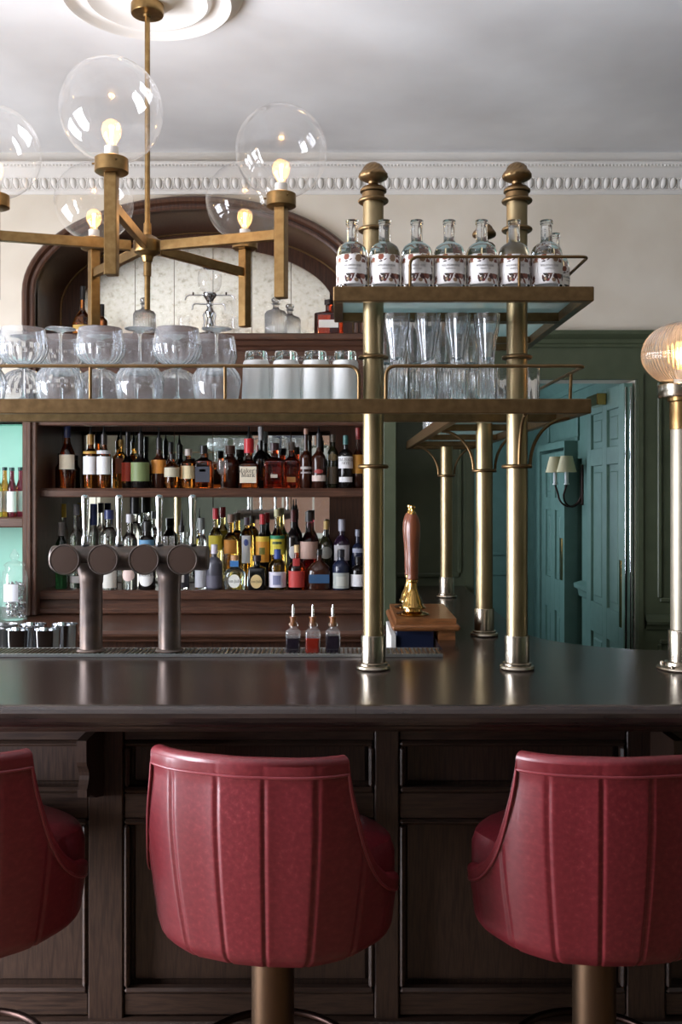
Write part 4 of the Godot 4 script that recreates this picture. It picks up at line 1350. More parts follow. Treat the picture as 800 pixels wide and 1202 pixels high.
	var low := lathed(prof([0.0, 0.0, 0.028, 0.0, 0.031, 0.003, 0.033, 0.046, 0.0335, 0.07, 0.0315, 0.07, 0.03, 0.012, 0.0, 0.01]), 84, cut)
	for t in [[512.0, 2.72], [535.0, 2.78], [590.0, 2.6], [583.0, 2.74]]:
		var g := solo("cut_tumbler", low, M.cut, "short cut crystal tumbler behind the flutes, %s from the highballs' column" % nth[int(t[0] > 520.0) + int(t[0] > 540.0) + int(t[0] > 586.0)], "glass", Vector3(X(t[0], t[1]), y, -t[1]), "cut tumblers on the gantry")
	var tall := lathed(prof([0.0, 0.0, 0.015, 0.0, 0.017, 0.003, 0.0185, 0.104, 0.017, 0.104, 0.0155, 0.01, 0.0, 0.009]), 72, func(a: float, yy: float) -> float: return 1.0 + 0.03 * cos(12.0 * a))
	solo("tall_tumbler", tall, M.cut, "tall ribbed tumbler standing just past the brass column by the rail post", "glass", Vector3(X(625.0, 2.53), y, -2.53))
	solo("tall_tumbler", tall, M.cut, "tall ribbed tumbler half hidden between flutes and brass column", "glass", Vector3(X(589.0, 2.53), y, -2.53))
	# glasses stored along the return, seen under the upper shelf
	var tum := lathed(prof([0.0, 0.0, 0.03, 0.0, 0.032, 0.003, 0.035, 0.1, 0.0335, 0.1, 0.03, 0.008, 0.0, 0.006]), 36)
	for d in [3.5, 3.62, 3.74, 3.86]:
		solo("water_tumbler", tum, M.crystal, "plain water tumbler on the return shelf, %s from the second column" % nth[int(round((d - 3.5) / 0.12))], "glass", Vector3(0.36, y, -d), "water tumblers on the return shelf")


# ---------------------------------------------------------------- gin bottles on the top shelf
func print_texture() -> ImageTexture:
	# flowers and leaves printed round the bottles
	var rng := RandomNumberGenerator.new()
	rng.seed = 77
	var w := 512
	var h := 144
	var im := Image.create(w, h, false, Image.FORMAT_RGB8)
	im.fill(rgb(226, 222, 220))
	var cols := [rgb(96, 58, 44), rgb(70, 34, 32), rgb(122, 66, 48), rgb(58, 50, 44), rgb(150, 122, 98), rgb(112, 44, 42)]
	for k in 96:
		var x := rng.randf() * w
		var y := rng.randf_range(4.0, 40.0) if k % 2 else rng.randf_range(h - 48.0, h - 8.0)
		if k % 5 == 0:
			y = rng.randf_range(40.0, h - 48.0)
		var c: Color = cols[rng.randi() % cols.size()]
		var r := rng.randf_range(8.0, 21.0)
		var ang := rng.randf() * TAU
		var st := rng.randf_range(0.25, 0.9)
		for j in range(int(-r) - 1, int(r) + 2):
			for i in range(int(-r) - 1, int(r) + 2):
				var u := (i * cos(ang) + j * sin(ang)) / r
				var v := (-i * sin(ang) + j * cos(ang)) / (r * st)
				if u * u + v * v < 1.0 - 0.3 * absf(sin(4.0 * atan2(v, u))):
					var yy := int(y) + j
					if yy >= 0 and yy < h:
						im.set_pixel(posmod(int(x) + i, w), yy, c)
	return ImageTexture.create_from_image(im)

func curved_text(text: String, r: float, height: float, y: float, a0 := 0.0, flat := false) -> ArrayMesh:
	var tm := TextMesh.new()
	var f := SystemFont.new()
	f.font_names = PackedStringArray(["Droid Serif"])
	tm.font = f
	tm.text = text
	tm.font_size = 16
	tm.pixel_size = height / 12.0
	tm.depth = 0.0005
	tm.curve_step = 2.0
	var arr := tm.get_mesh_arrays()
	var v: PackedVector3Array = arr[Mesh.ARRAY_VERTEX]
	var n: PackedVector3Array = arr[Mesh.ARRAY_NORMAL]
	for i in v.size():
		if flat:
			v[i] = v[i] + Vector3(0, y, r + 0.0003)
			continue
		var a := a0 + v[i].x / r
		var rr := r + v[i].z + 0.0003
		v[i] = Vector3(sin(a) * rr, v[i].y + y, cos(a) * rr)
		n[i] = Vector3(sin(a) * n[i].z + cos(a) * n[i].x, n[i].y, cos(a) * n[i].z - sin(a) * n[i].x)
	var out := []
	out.resize(Mesh.ARRAY_MAX)
	out[Mesh.ARRAY_VERTEX] = v
	out[Mesh.ARRAY_NORMAL] = n
	out[Mesh.ARRAY_INDEX] = arr[Mesh.ARRAY_INDEX]
	var m := ArrayMesh.new()
	m.add_surface_from_arrays(Mesh.PRIMITIVE_TRIANGLES, out)
	return m

func patch(r: float, y0: float, y1: float, half: float, mid := 0.0, round_ := false) -> ArrayMesh:
	# a paper label bent round a bottle; round_ trims it to an oval
	var mb := MB.new()
	var nn := 16
	for i in nn:
		var f0 := lerpf(-1.0, 1.0, float(i) / nn)
		var f1 := lerpf(-1.0, 1.0, float(i + 1) / nn)
		var q := []
		for f in [f0, f1]:
			var a: float = mid + half * f
			var k := sqrt(maxf(0.0, 1.0 - f * f)) if round_ else 1.0
			var yc := (y0 + y1) / 2
			var hh := (y1 - y0) / 2 * k
			q.append([Vector3(sin(a) * r, yc - hh, cos(a) * r), Vector3(sin(a) * r, yc + hh, cos(a) * r), Vector3(sin(a), 0, cos(a))])
		mb.tri(q[0][0], q[1][0], q[1][1], q[0][2], q[1][2], q[1][2], Vector2(f0, 0), Vector2(f1, 0), Vector2(f1, 1))
		mb.tri(q[0][0], q[1][1], q[0][1], q[0][2], q[1][2], q[0][2], Vector2(f0, 0), Vector2(f1, 1), Vector2(f0, 1))
	return mb.mesh()

func paper(c: Color, rough := 0.55) -> StandardMaterial3D:
	var key := "paper_" + c.to_html(false) + str(rough)
	if not M.has(key):
		mat(key, c, rough)
	return M[key]

func gin_row() -> void:
	var body := lathed(prof([0.0, 0.004, 0.03, 0.001, 0.037, 0.0, 0.0392, 0.003, 0.0392, 0.084, 0.0378, 0.097, 0.033, 0.108, 0.024, 0.1155, 0.0165, 0.119, 0.0142, 0.124, 0.0138, 0.165, 0.0158, 0.166, 0.0158, 0.175, 0.0, 0.176]), 40)
	var pm := mat("flower_print", Color.WHITE, 0.4)
	pm.albedo_texture = print_texture()
	var wrap := lathed(prof([0.0396, 0.011, 0.0396, 0.083]), 48)
	var lab := patch(0.0401, 0.036, 0.064, deg_to_rad(62.0))
	var seal := lathed(prof([0.0146, 0.126, 0.0143, 0.16]), 20)
	var txt := curved_text("WILDERBORNE", 0.0402, 0.0048, 0.055)
	var sub := curved_text("LONDON GIN", 0.0402, 0.003, 0.047)
	var fs: Material = paper(rgb(224, 222, 220), 0.5)
	var say := ["first, beside the arch", "second, before the brass post", "third, behind the rail bend", "fourth from the arch end", "fifth, before the far finial", "sixth, in front of the second post", "seventh, at the shelf corner", "eighth, round the shelf corner"]
	var i := 0
	for b in [[413.0, 2.405], [451.0, 2.405], [489.0, 2.405], [527.0, 2.405], [565.0, 2.405], [603.0, 2.405], [641.0, 2.405], [650.0, 2.53]]:
		var words: String = "flower printed clear gin bottle on the top shelf, " + say[i]
		var g := thing("gin_bottle", words, "bottle", Vector3(X(b[0], b[1]), 2.0272, -b[1]), 0.12 * sin(i * 2.1) if i < 7 else 0.9, "flower printed gin bottles")
		part("glass_body", body, M.clear, g)
		part("flower_wrap", wrap, pm, g)
		var l := part("label", lab, fs, g)
		part("lettering", txt, paper(rgb(164, 160, 160)), l)
		part("lettering", sub, paper(rgb(180, 176, 176)), l)
		part("neck_seal", seal, M.crystal, g)
		i += 1


# ---------------------------------------------------------------- bottles of the back bar
func bottle(called: String, label: String, x0: float, x1: float, ytop: float, ybase: float, d: float, shelf: float, s: Dictionary, group: String) -> Node3D:
	# x0..ytop give the outline seen in front of the shelf; all sizes become metres at depth d
	var k := d / F
	var r := (x1 - x0) / 2.0 * k
	var h := (ybase - ytop) * k
	var b := thing(called, label, "bottle", Vector3(X((x0 + x1) / 2.0, d), shelf + 0.0006, -d), s.get("turn", 0.0), group)
	var sq: bool = s.get("sq", false)
	var flat: float = s.get("flat", 1.0)
	var pour: float = s.get("pour", 0.0) * k
	var top := h - pour
	var sh: float = top * s.get("sh", 0.56)
	var nk: float = top * s.get("nk", 0.72)
	var nr: float = maxf(r * s.get("nr", 0.36), 0.011)
	var cap: float = s.get("cap", 10.0) * k
	var end := top - cap
	var pf := [Vector2(0.0, 0.004), Vector2(r * 0.7, 0.001), Vector2(r * 0.94, 0.0), Vector2(r, 0.004)]
	if s.has("tear"):
		pf = [Vector2(0.0, 0.002), Vector2(r * 0.6, 0.0), Vector2(r * 0.85, 0.006), Vector2(r, sh * 0.45), Vector2(r * 0.94, sh * 0.8)]
	var belly: float = s.get("belly", 1.0)
	pf.append(Vector2(r * belly, sh))
	for j in range(1, 8):
		var t := j / 8.0
		pf.append(Vector2(lerpf(nr, r * belly, 0.5 + 0.5 * cos(PI * t)), lerpf(sh, nk, t if not s.has("round") else sin(t * PI / 2))))
	pf.append(Vector2(nr, nk))
	if end > nk + 0.002:
		pf.append(Vector2(nr * 0.95, end))
	pf.append(Vector2(0.0, maxf(end, nk) + 0.0001))
	var plan = null
	if sq:
		plan = func(a: float, y: float) -> float: return lerpf(sqplan(a) * 0.97, 1.0, clampf((y - sh * 0.97) / maxf(nk - sh, 0.001), 0.0, 1.0))
	var bm := lathed(pf, 40 if sq else 28, plan)
	var body := part("glass_body", bm, M[s.get("g", "amber")], b)
	body.scale.z = flat
	if cap > 0.0:
		var cr: float = nr * s.get("cr", 1.12)
		part("cap", lathed([Vector2(0, maxf(end, nk) + 0.0004), Vector2(cr, maxf(end, nk) + 0.0004), Vector2(cr, top - 0.001), Vector2(cr * 0.9, top), Vector2(0, top)], 20), paper(s.get("capc", rgb(24, 22, 22)), 0.35), b)
	if pour > 0.0:
		part("pourer", lathed([Vector2(0, top + 0.0003), Vector2(nr * 0.7, top + 0.0003), Vector2(nr * 0.6, top + pour * 0.3), Vector2(nr * 0.3, top + pour * 0.45), Vector2(nr * 0.25, h), Vector2(0, h)], 12), M.black if not s.has("steel_pour") else M.chrome, b)
	for l in s.get("lab", []):
		var ya: float = (ybase - l[1]) * k
		var yb: float = (ybase - l[0]) * k
		var half: float = deg_to_rad(l[3] if l.size() > 3 else 68.0)
		var lm: Node
		var rr := r + 0.0012
		if sq or flat != 1.0:
			# flat faced bottle: a thin card on its front
			var hw: float = r * sin(minf(half, 1.45)) * (0.96 if sq else 0.9)
			var z := r * (1.03 if sq else 1.0) * flat + 0.001
			var pp := PackedVector2Array()
			if l.size() > 4 and l[4] == "oval":
				for j in 20:
					pp.append(Vector2(hw * cos(TAU * j / 20.0), (ya + yb) / 2 + (yb - ya) / 2 * sin(TAU * j / 20.0)))
			else:
				pp = PackedVector2Array([Vector2(-hw, ya), Vector2(hw, ya), Vector2(hw, yb), Vector2(-hw, yb)])
			lm = part("label", MB.new().prism(pp, z - 0.001, z).mesh(), paper(l[2]), b)
		else:
			lm = part("label", patch(rr, ya, yb, half, 0.0, l.size() > 4 and l[4] == "oval"), paper(l[2]), b)
	for t in s.get("txt", []):
		var z2 := r + 0.0014 if not (sq or flat != 1.0) else r * (1.03 if sq else 1.0) * flat + 0.0012
		part("lettering", curved_text(t[0], z2, t[2] * k, (ybase - t[1]) * k, 0.0, sq or flat != 1.0), paper(t[3]), b)
	return b

func back_bottles() -> void:
	var cream := rgb(226, 216, 194)
	var white := rgb(226, 226, 228)
	var ink := rgb(40, 36, 34)
	var up := "whisky bottles on the upper mirrored shelf"
	var U := 1.538
	var d := 4.78
	var e := 4.93
	# [name, label, x0, x1, top, depth, spec]
	var rows := [
		["cognac_bottle", "long necked amber bottle with dark blue cap and cream label", 70, 88, 500, d, {"g": "dark_amber", "sh": 0.5, "nk": 0.78, "nr": 0.4, "cap": 14, "capc": rgb(38, 48, 92), "lab": [[534, 551, cream, 75]]}],
		["dark_bottle", "short dark brown bottle in the corner beside the blue capped one", 65, 76, 532, e, {"g": "brown_glass", "cap": 6}],
		["whisky_bottle", "amber whisky bottle with plain white label and gold neck band", 98, 115, 498, d, {"g": "amber", "sh": 0.6, "nk": 0.76, "nr": 0.42, "cap": 12, "capc": rgb(150, 112, 52), "pour": 12, "lab": [[536, 557, white, 74], [530, 533, rgb(180, 140, 60), 80]]}],
		["whisky_bottle", "amber whisky bottle with plain white label and silver neck band", 114, 130, 498, d - 0.04, {"g": "amber", "sh": 0.6, "nk": 0.76, "nr": 0.42, "cap": 12, "capc": rgb(40, 34, 30), "pour": 12, "lab": [[536, 557, white, 74], [529, 533, rgb(196, 196, 200), 80]]}],
		["whisky_bottle", "square shouldered golden whisky bottle with a black pourer and dull label", 136, 148, 500, e, {"g": "gold", "sq": true, "sh": 0.66, "nk": 0.76, "cap": 8, "capc": rgb(170, 130, 60), "pour": 16, "lab": [[538, 556, rgb(112, 66, 44), 62]]}],
		["rum_bottle", "black bottle with a red label behind the green labelled one", 143, 157, 507, d + 0.07, {"g": "black_glass", "sh": 0.42, "nk": 0.6, "nr": 0.36, "cap": 20, "lab": [[543, 565, rgb(158, 62, 50), 75]]}],
		["rum_bottle", "wide black bottle with an olive green label and slim pourer", 154, 176, 501, d - 0.04, {"g": "black_glass", "sh": 0.42, "nk": 0.6, "nr": 0.28, "cap": 20, "pour": 8, "lab": [[543, 565, rgb(112, 128, 82), 75]]}],
		["whisky_bottle", "dark amber whisky bottle with an orange label and tall black pourer", 178, 195, 502, d, {"g": "brown_glass", "sh": 0.5, "nk": 0.68, "nr": 0.36, "cap": 14, "pour": 12, "lab": [[540, 556, rgb(206, 136, 54), 75]]}],
		["whisky_bottle", "squat pale amber bottle with a grey cream label", 193, 211, 533, d - 0.03, {"g": "amber", "sh": 0.6, "nk": 0.8, "nr": 0.34, "cap": 6, "lab": [[549, 560, rgb(186, 180, 156), 75]]}],
		["dark_bottle", "dark capped bottle standing behind the squat amber ones", 195, 206, 519, e, {"g": "brown_glass", "sh": 0.55, "nk": 0.7, "cap": 12}],
		["whisky_bottle", "amber bottle with glass stopper and cream label bearing black brush marks", 212, 230, 527, d, {"g": "amber", "sh": 0.62, "nk": 0.74, "nr": 0.34, "cap": 8, "cr": 1.4, "capc": rgb(170, 160, 150), "lab": [[547, 562, rgb(222, 206, 164), 70]], "txt": [["響", 554, 9, ink]]}],
		["whisky_bottle", "square brown whiskey bottle with a charcoal shield label", 229, 249, 523, d - 0.03, {"g": "dark_amber", "sq": true, "sh": 0.62, "nk": 0.72, "nr": 0.4, "cap": 10, "lab": [[548, 566, rgb(62, 64, 74), 60], [551, 554, rgb(190, 190, 190), 22]]}],
		["decanter_bottle", "dark brown decanter behind the small stemmed glass", 259, 281, 523, d + 0.06, {"g": "brown_glass", "round": true, "sh": 0.5, "nk": 0.74, "nr": 0.42, "cap": 10, "cr": 1.3, "capc": rgb(70, 44, 34)}],
		["bourbon_bottle", "bourbon bottle with red wax top and cream label", 281, 303, 500, d - 0.04, {"g": "dark_amber", "sq": true, "sh": 0.46, "nk": 0.6, "nr": 0.4, "cap": 17, "capc": rgb(190, 36, 44), "cr": 1.3, "pour": 15, "lab": [[548, 567, cream, 66]], "txt": [["Maker's", 553, 4.6, ink], ["Mark", 558, 4.6, ink]]}],
		["dark_bottle", "round dark bottle with a long silver neck behind the red waxed one", 296, 316, 501, e, {"g": "black_glass", "round": true, "sh": 0.42, "nk": 0.62, "nr": 0.28, "cap": 16, "capc": rgb(176, 176, 178)}],
		["whisky_bottle", "broad squat dark red whiskey bottle with a round stopper", 310, 334, 520, d - 0.02, {"g": "red_amber", "sq": true, "flat": 0.6, "sh": 0.58, "nk": 0.7, "nr": 0.34, "cap": 9, "cr": 1.3, "capc": rgb(52, 28, 34), "lab": [[557, 561, rgb(196, 184, 170), 20]]}],
		["whisky_bottle", "square glowing orange red whiskey bottle with a small tan label", 333, 351, 519, d + 0.03, {"g": "red_amber", "sq": true, "sh": 0.58, "nk": 0.7, "nr": 0.4, "cap": 10, "capc": rgb(92, 82, 76), "lab": [[560, 566, rgb(200, 150, 88), 36]]}],
		["whisky_bottle", "slim dark bottle with clear neck and cork top", 352, 366, 503, d, {"g": "brown_glass", "round": true, "sh": 0.5, "nk": 0.62, "nr": 0.34, "cap": 7, "capc": rgb(176, 130, 112), "lab": [[548, 551, rgb(188, 180, 176), 60], [554, 556, rgb(160, 150, 150), 60]]}],
		["whisky_bottle", "dark wine shaped bottle with tall black pourer and white foot label", 366, 382, 497, d - 0.03, {"g": "brown_glass", "sh": 0.56, "nk": 0.7, "nr": 0.36, "cap": 16, "pour": 12, "lab": [[558, 565, rgb(214, 196, 186), 75], [551, 556, rgb(160, 60, 58), 40, "oval"]]}],
		["whisky_bottle", "olive brown bottle with dull embossed panels", 384, 397, 510, d, {"g": "olive_glass", "round": true, "sh": 0.62, "nk": 0.76, "nr": 0.36, "cap": 9, "capc": rgb(86, 76, 62), "lab": [[533, 541, rgb(104, 88, 56), 60, "oval"], [548, 568, rgb(70, 58, 42), 66]]}],
		["whisky_bottle", "dark whisky bottle with big white label and teal cap", 397, 414, 511, d - 0.03, {"g": "black_glass", "round": true, "sh": 0.62, "nk": 0.74, "nr": 0.34, "cap": 11, "capc": rgb(58, 108, 104), "lab": [[536, 550, white, 75], [560, 566, white, 62]], "txt": [["TALISKER", 540, 3.2, ink], ["SKYE", 544, 3.0, ink]]}],
		["whisky_bottle", "dark bottle with orange label and red cap beside the brass column", 413, 427, 502, d, {"g": "brown_glass", "sh": 0.5, "nk": 0.66, "nr": 0.36, "cap": 14, "capc": rgb(150, 44, 40), "lab": [[534, 556, rgb(210, 150, 58), 75]]}],
	]
	for r in rows:
		bottle(r[0], r[1], r[2], r[3], r[4], 573.0, r[5], U, r[6], up)
	var sg := thing("stem_glass", "small tulip shaped stemmed glass on the upper mirrored shelf", "glass", Vector3(X(261.0, 4.7), U, -4.7))
	part("bowl", lathed(prof([0.003, 0.062, 0.014, 0.068, 0.025, 0.085, 0.028, 0.105, 0.024, 0.14]), 28), M.crystal, sg)
	part("foot", lathed(prof([0.0, 0.0, 0.03, 0.0, 0.03, 0.002, 0.006, 0.005, 0.003, 0.012, 0.003, 0.062]), 24), M.crystal, sg)

	var lo := "spirit bottles on the lower mirrored shelf"
	var L := 1.039
	rows = [
		["gin_flask", "grey ribbed glass bottle with a white neck seal", 242, 261, 640, d, {"g": "grey_glass", "round": true, "sh": 0.55, "nk": 0.72, "nr": 0.36, "cap": 11, "capc": rgb(206, 202, 214), "lab": [[676, 690, rgb(92, 90, 104), 75]]}],
		["tequila_bottle", "round pale blue tequila bottle with white oval label and cork", 263, 288, 652, d - 0.03, {"g": "pale_blue", "round": true, "flat": 0.55, "sh": 0.45, "nk": 0.66, "nr": 0.3, "cap": 6, "cr": 1.3, "capc": rgb(190, 140, 96), "lab": [[674, 690, rgb(232, 234, 228), 38, "oval"], [658, 665, rgb(56, 116, 178), 26]], "txt": [["Don Julio", 682, 3.0, ink]]}],
		["tequila_bottle", "black square tequila bottle with a cream oval label", 291, 312, 652, d - 0.03, {"g": "black_glass", "sq": true, "sh": 0.62, "nk": 0.7, "nr": 0.36, "cap": 7, "cr": 1.3, "capc": rgb(52, 38, 40), "lab": [[674, 690, rgb(216, 190, 136), 42, "oval"]], "txt": [["Don Julio", 682, 2.6, ink]]}],
		["rum_bottle", "pale golden bottle with white portrait label and blue cap", 315, 336, 645, d - 0.03, {"g": "pale_gold", "round": true, "sh": 0.58, "nk": 0.76, "nr": 0.34, "cap": 12, "capc": rgb(56, 80, 150), "lab": [[671, 689, rgb(214, 212, 226), 70], [675, 686, rgb(120, 124, 160), 26]]}],
		["rum_bottle", "reddish amber bottle with red arched label and cream cap", 338, 358, 640, d - 0.03, {"g": "red_amber", "round": true, "sh": 0.45, "nk": 0.66, "nr": 0.28, "cap": 9, "capc": rgb(226, 196, 142), "lab": [[670, 689, rgb(190, 62, 58), 66], [655, 664, rgb(170, 48, 46), 24]]}],
		["cognac_flask", "broad dark bottle with a blue ribbon label", 360, 389, 645, d - 0.03, {"g": "brown_glass", "round": true, "flat": 0.6, "sh": 0.4, "nk": 0.72, "nr": 0.22, "cap": 7, "lab": [[674, 684, rgb(48, 84, 122), 66]]}],
		["rum_bottle", "squat charcoal bottle with a pale grey framed label", 390, 410, 645, d - 0.04, {"g": "navy_glass", "round": true, "sh": 0.56, "nk": 0.74, "nr": 0.38, "cap": 9, "capc": rgb(40, 40, 48), "lab": [[672, 690, rgb(170, 176, 170), 66], [676, 687, rgb(196, 198, 190), 34]]}],
		["gin_flask", "small black bottle with a white band label by the brass column", 411, 429, 654, d - 0.03, {"g": "black_glass", "round": true, "sh": 0.58, "nk": 0.74, "nr": 0.38, "cap": 8, "lab": [[674, 688, white, 75]]}],
		["rum_bottle", "red capped yellow labelled clear bottle behind the grey ribbed one", 245, 261, 601, e, {"g": "pale_gold", "sh": 0.62, "nk": 0.78, "nr": 0.4, "cap": 13, "capc": rgb(190, 40, 52), "lab": [[633, 650, rgb(214, 196, 64), 75]]}],
		["tequila_bottle", "golden tequila bottle with orange label and round stopper", 262, 280, 608, e, {"g": "gold", "round": true, "sh": 0.6, "nk": 0.74, "nr": 0.36, "cap": 10, "cr": 1.3, "capc": rgb(140, 112, 96), "lab": [[638, 654, rgb(224, 150, 60), 55]]}],
		["tequila_bottle", "arched golden bottle with a long white label and blue figure", 281, 298, 612, e, {"g": "gold", "round": true, "sh": 0.7, "nk": 0.84, "nr": 0.34, "cap": 9, "capc": rgb(86, 72, 84), "lab": [[633, 665, rgb(204, 206, 206), 36], [637, 645, rgb(48, 70, 140), 20, "oval"]]}],
		["rum_bottle", "dark bottle with yellow and orange label and red cap", 300, 316, 608, e, {"g": "black_glass", "sh": 0.6, "nk": 0.76, "nr": 0.4, "cap": 12, "capc": rgb(190, 40, 48), "lab": [[634, 640, rgb(232, 198, 74), 75], [640, 664, rgb(222, 154, 56), 75], [647, 655, rgb(110, 110, 40), 24]]}],
		["rum_bottle", "clear rum bottle with green and yellow label and cream cap", 317, 334, 602, e, {"g": "pale_gold", "sh": 0.6, "nk": 0.78, "nr": 0.42, "cap": 9, "capc": rgb(206, 200, 150), "lab": [[633, 637, rgb(40, 136, 100), 75], [637, 655, rgb(222, 206, 70), 75], [640, 643, rgb(40, 70, 50), 40]]}],
		["rum_bottle", "near black bottle with white sailor figure label and pourer", 336, 352, 591, e, {"g": "black_glass", "sh": 0.62, "nk": 0.78, "nr": 0.36, "cap": 14, "capc": rgb(92, 36, 36), "pour": 12, "lab": [[645, 660, rgb(206, 204, 204), 34, "oval"]]}],
		["rum_bottle", "rope netted pinkish bottle with dark stopper", 352, 373, 605, e, {"g": "rose_red", "round": true, "sh": 0.5, "nk": 0.72, "nr": 0.4, "cap": 12, "capc": rgb(58, 54, 52), "lab": [[640, 660, rgb(196, 164, 150), 80]]}],
		["rum_bottle", "dark bottle with gold cap and arched silver label", 374, 391, 616, e, {"g": "olive_glass", "round": true, "sh": 0.6, "nk": 0.76, "nr": 0.32, "cap": 10, "capc": rgb(190, 158, 88), "lab": [[646, 660, rgb(120, 120, 112), 55, "oval"]]}],
		["liqueur_bottle", "deep purple bottle with silver cap and white label", 391, 411, 614, e, {"g": "plum_glass", "round": true, "sh": 0.6, "nk": 0.76, "nr": 0.36, "cap": 14, "capc": rgb(170, 170, 182), "lab": [[644, 662, rgb(190, 188, 192), 60]]}],
		["gin_flask", "navy blue bottle with white lettering and slim neck", 412, 427, 626, e, {"g": "navy_glass", "round": true, "sh": 0.66, "nk": 0.76, "nr": 0.32, "cap": 8, "capc": rgb(150, 156, 172), "lab": [[648, 653, rgb(176, 184, 204), 50]]}],
		# the gins behind the tap levers
		["gin_bottle_tall", "green gin bottle with a grey domed cap behind the first badge", 65, 79, 614, d, {"g": "green_glass", "round": true, "sh": 0.62, "nk": 0.76, "nr": 0.5, "cap": 16, "capc": rgb(96, 92, 92)}],
		["gin_bottle_tall", "slim bottle with a yellow cap in the corner behind the taps", 70, 80, 596, e, {"g": "clear", "sh": 0.66, "nk": 0.78, "cap": 16, "capc": rgb(216, 176, 40)}],
		["gin_bottle_tall", "clear gin bottle with grey metal cap and slanted white label", 82, 97, 594, d + 0.05, {"g": "clear", "sh": 0.6, "nk": 0.74, "nr": 0.44, "cap": 13, "capc": rgb(110, 110, 118), "lab": [[678, 686, white, 60]]}],
		["gin_bottle_tall", "tall clear bottle with cream stopper above a deep blue collar", 104, 116, 596, e, {"g": "clear", "sh": 0.62, "nk": 0.74, "nr": 0.6, "cap": 26, "capc": rgb(36, 52, 110)}],
		["gin_bottle_tall", "clear gin bottle with blue cap and white flowered foot label", 118, 138, 599, d - 0.02, {"g": "clear", "round": true, "sh": 0.66, "nk": 0.78, "nr": 0.5, "cap": 11, "capc": rgb(34, 46, 92), "lab": [[670, 690, rgb(222, 220, 212), 70]]}],
		["gin_bottle_tall", "clear bottle wearing a black cloth hood and pourer", 149, 167, 586, e, {"g": "clear", "round": true, "sh": 0.58, "nk": 0.7, "nr": 0.45, "cap": 22, "cr": 1.35, "capc": rgb(22, 22, 24)}],
		["gin_bottle_tall", "greenish clear gin bottle with a round pink label", 143, 161, 604, d - 0.02, {"g": "clear", "sh": 0.64, "nk": 0.78, "nr": 0.4, "cap": 10, "capc": rgb(190, 190, 194), "lab": [[668, 682, rgb(222, 196, 188), 50, "oval"]]}],
		["gin_bottle_tall", "black apothecary gin bottle with a white diamond label", 163, 182, 613, d - 0.02, {"g": "black_glass", "round": true, "sh": 0.68, "nk": 0.8, "nr": 0.5, "cap": 11, "lab": [[634, 648, rgb(92, 140, 176), 70], [666, 688, rgb(226, 226, 224), 62, "oval"]], "txt": [["HENDRICK'S", 675, 2.6, ink]]}],
		["gin_bottle_tall", "clear gin bottle with two thin pourers and a dark banded foot", 204, 222, 600, d, {"g": "clear", "sh": 0.56, "nk": 0.74, "nr": 0.36, "cap": 8, "pour": 18, "lab": [[668, 690, rgb(48, 46, 52), 70], [672, 684, rgb(198, 196, 192), 28]]}],
		["gin_bottle_tall", "diamond textured clear bottle with a dull grey cap", 229, 243, 609, d, {"g": "clear", "sh": 0.66, "nk": 0.78, "nr": 0.55, "cap": 14, "capc": rgb(104, 108, 106), "lab": [[666, 690, rgb(172, 174, 180), 75]]}],
	]
	for r in rows:
		bottle(r[0], r[1], r[2], r[3], r[4], 692.0, r[5], L, r[6], lo)
	var kk := 0
	for px in [194.0, 200.5]:
		solo("test_tube_glass", lathed(prof([0.0, 0.0, 0.012, 0.0, 0.0135, 0.002, 0.0135, 0.26, 0.0125, 0.26, 0.0115, 0.006, 0.0, 0.005]), 20), M.crystal, ["front slim clear glass tube among the gins behind the taps", "rear slim clear glass tube among the gins behind the taps"][kk], "glass", Vector3(X(px, d), L + 0.0005, -d - 0.03 * kk), "slim glass tubes")
		kk += 1


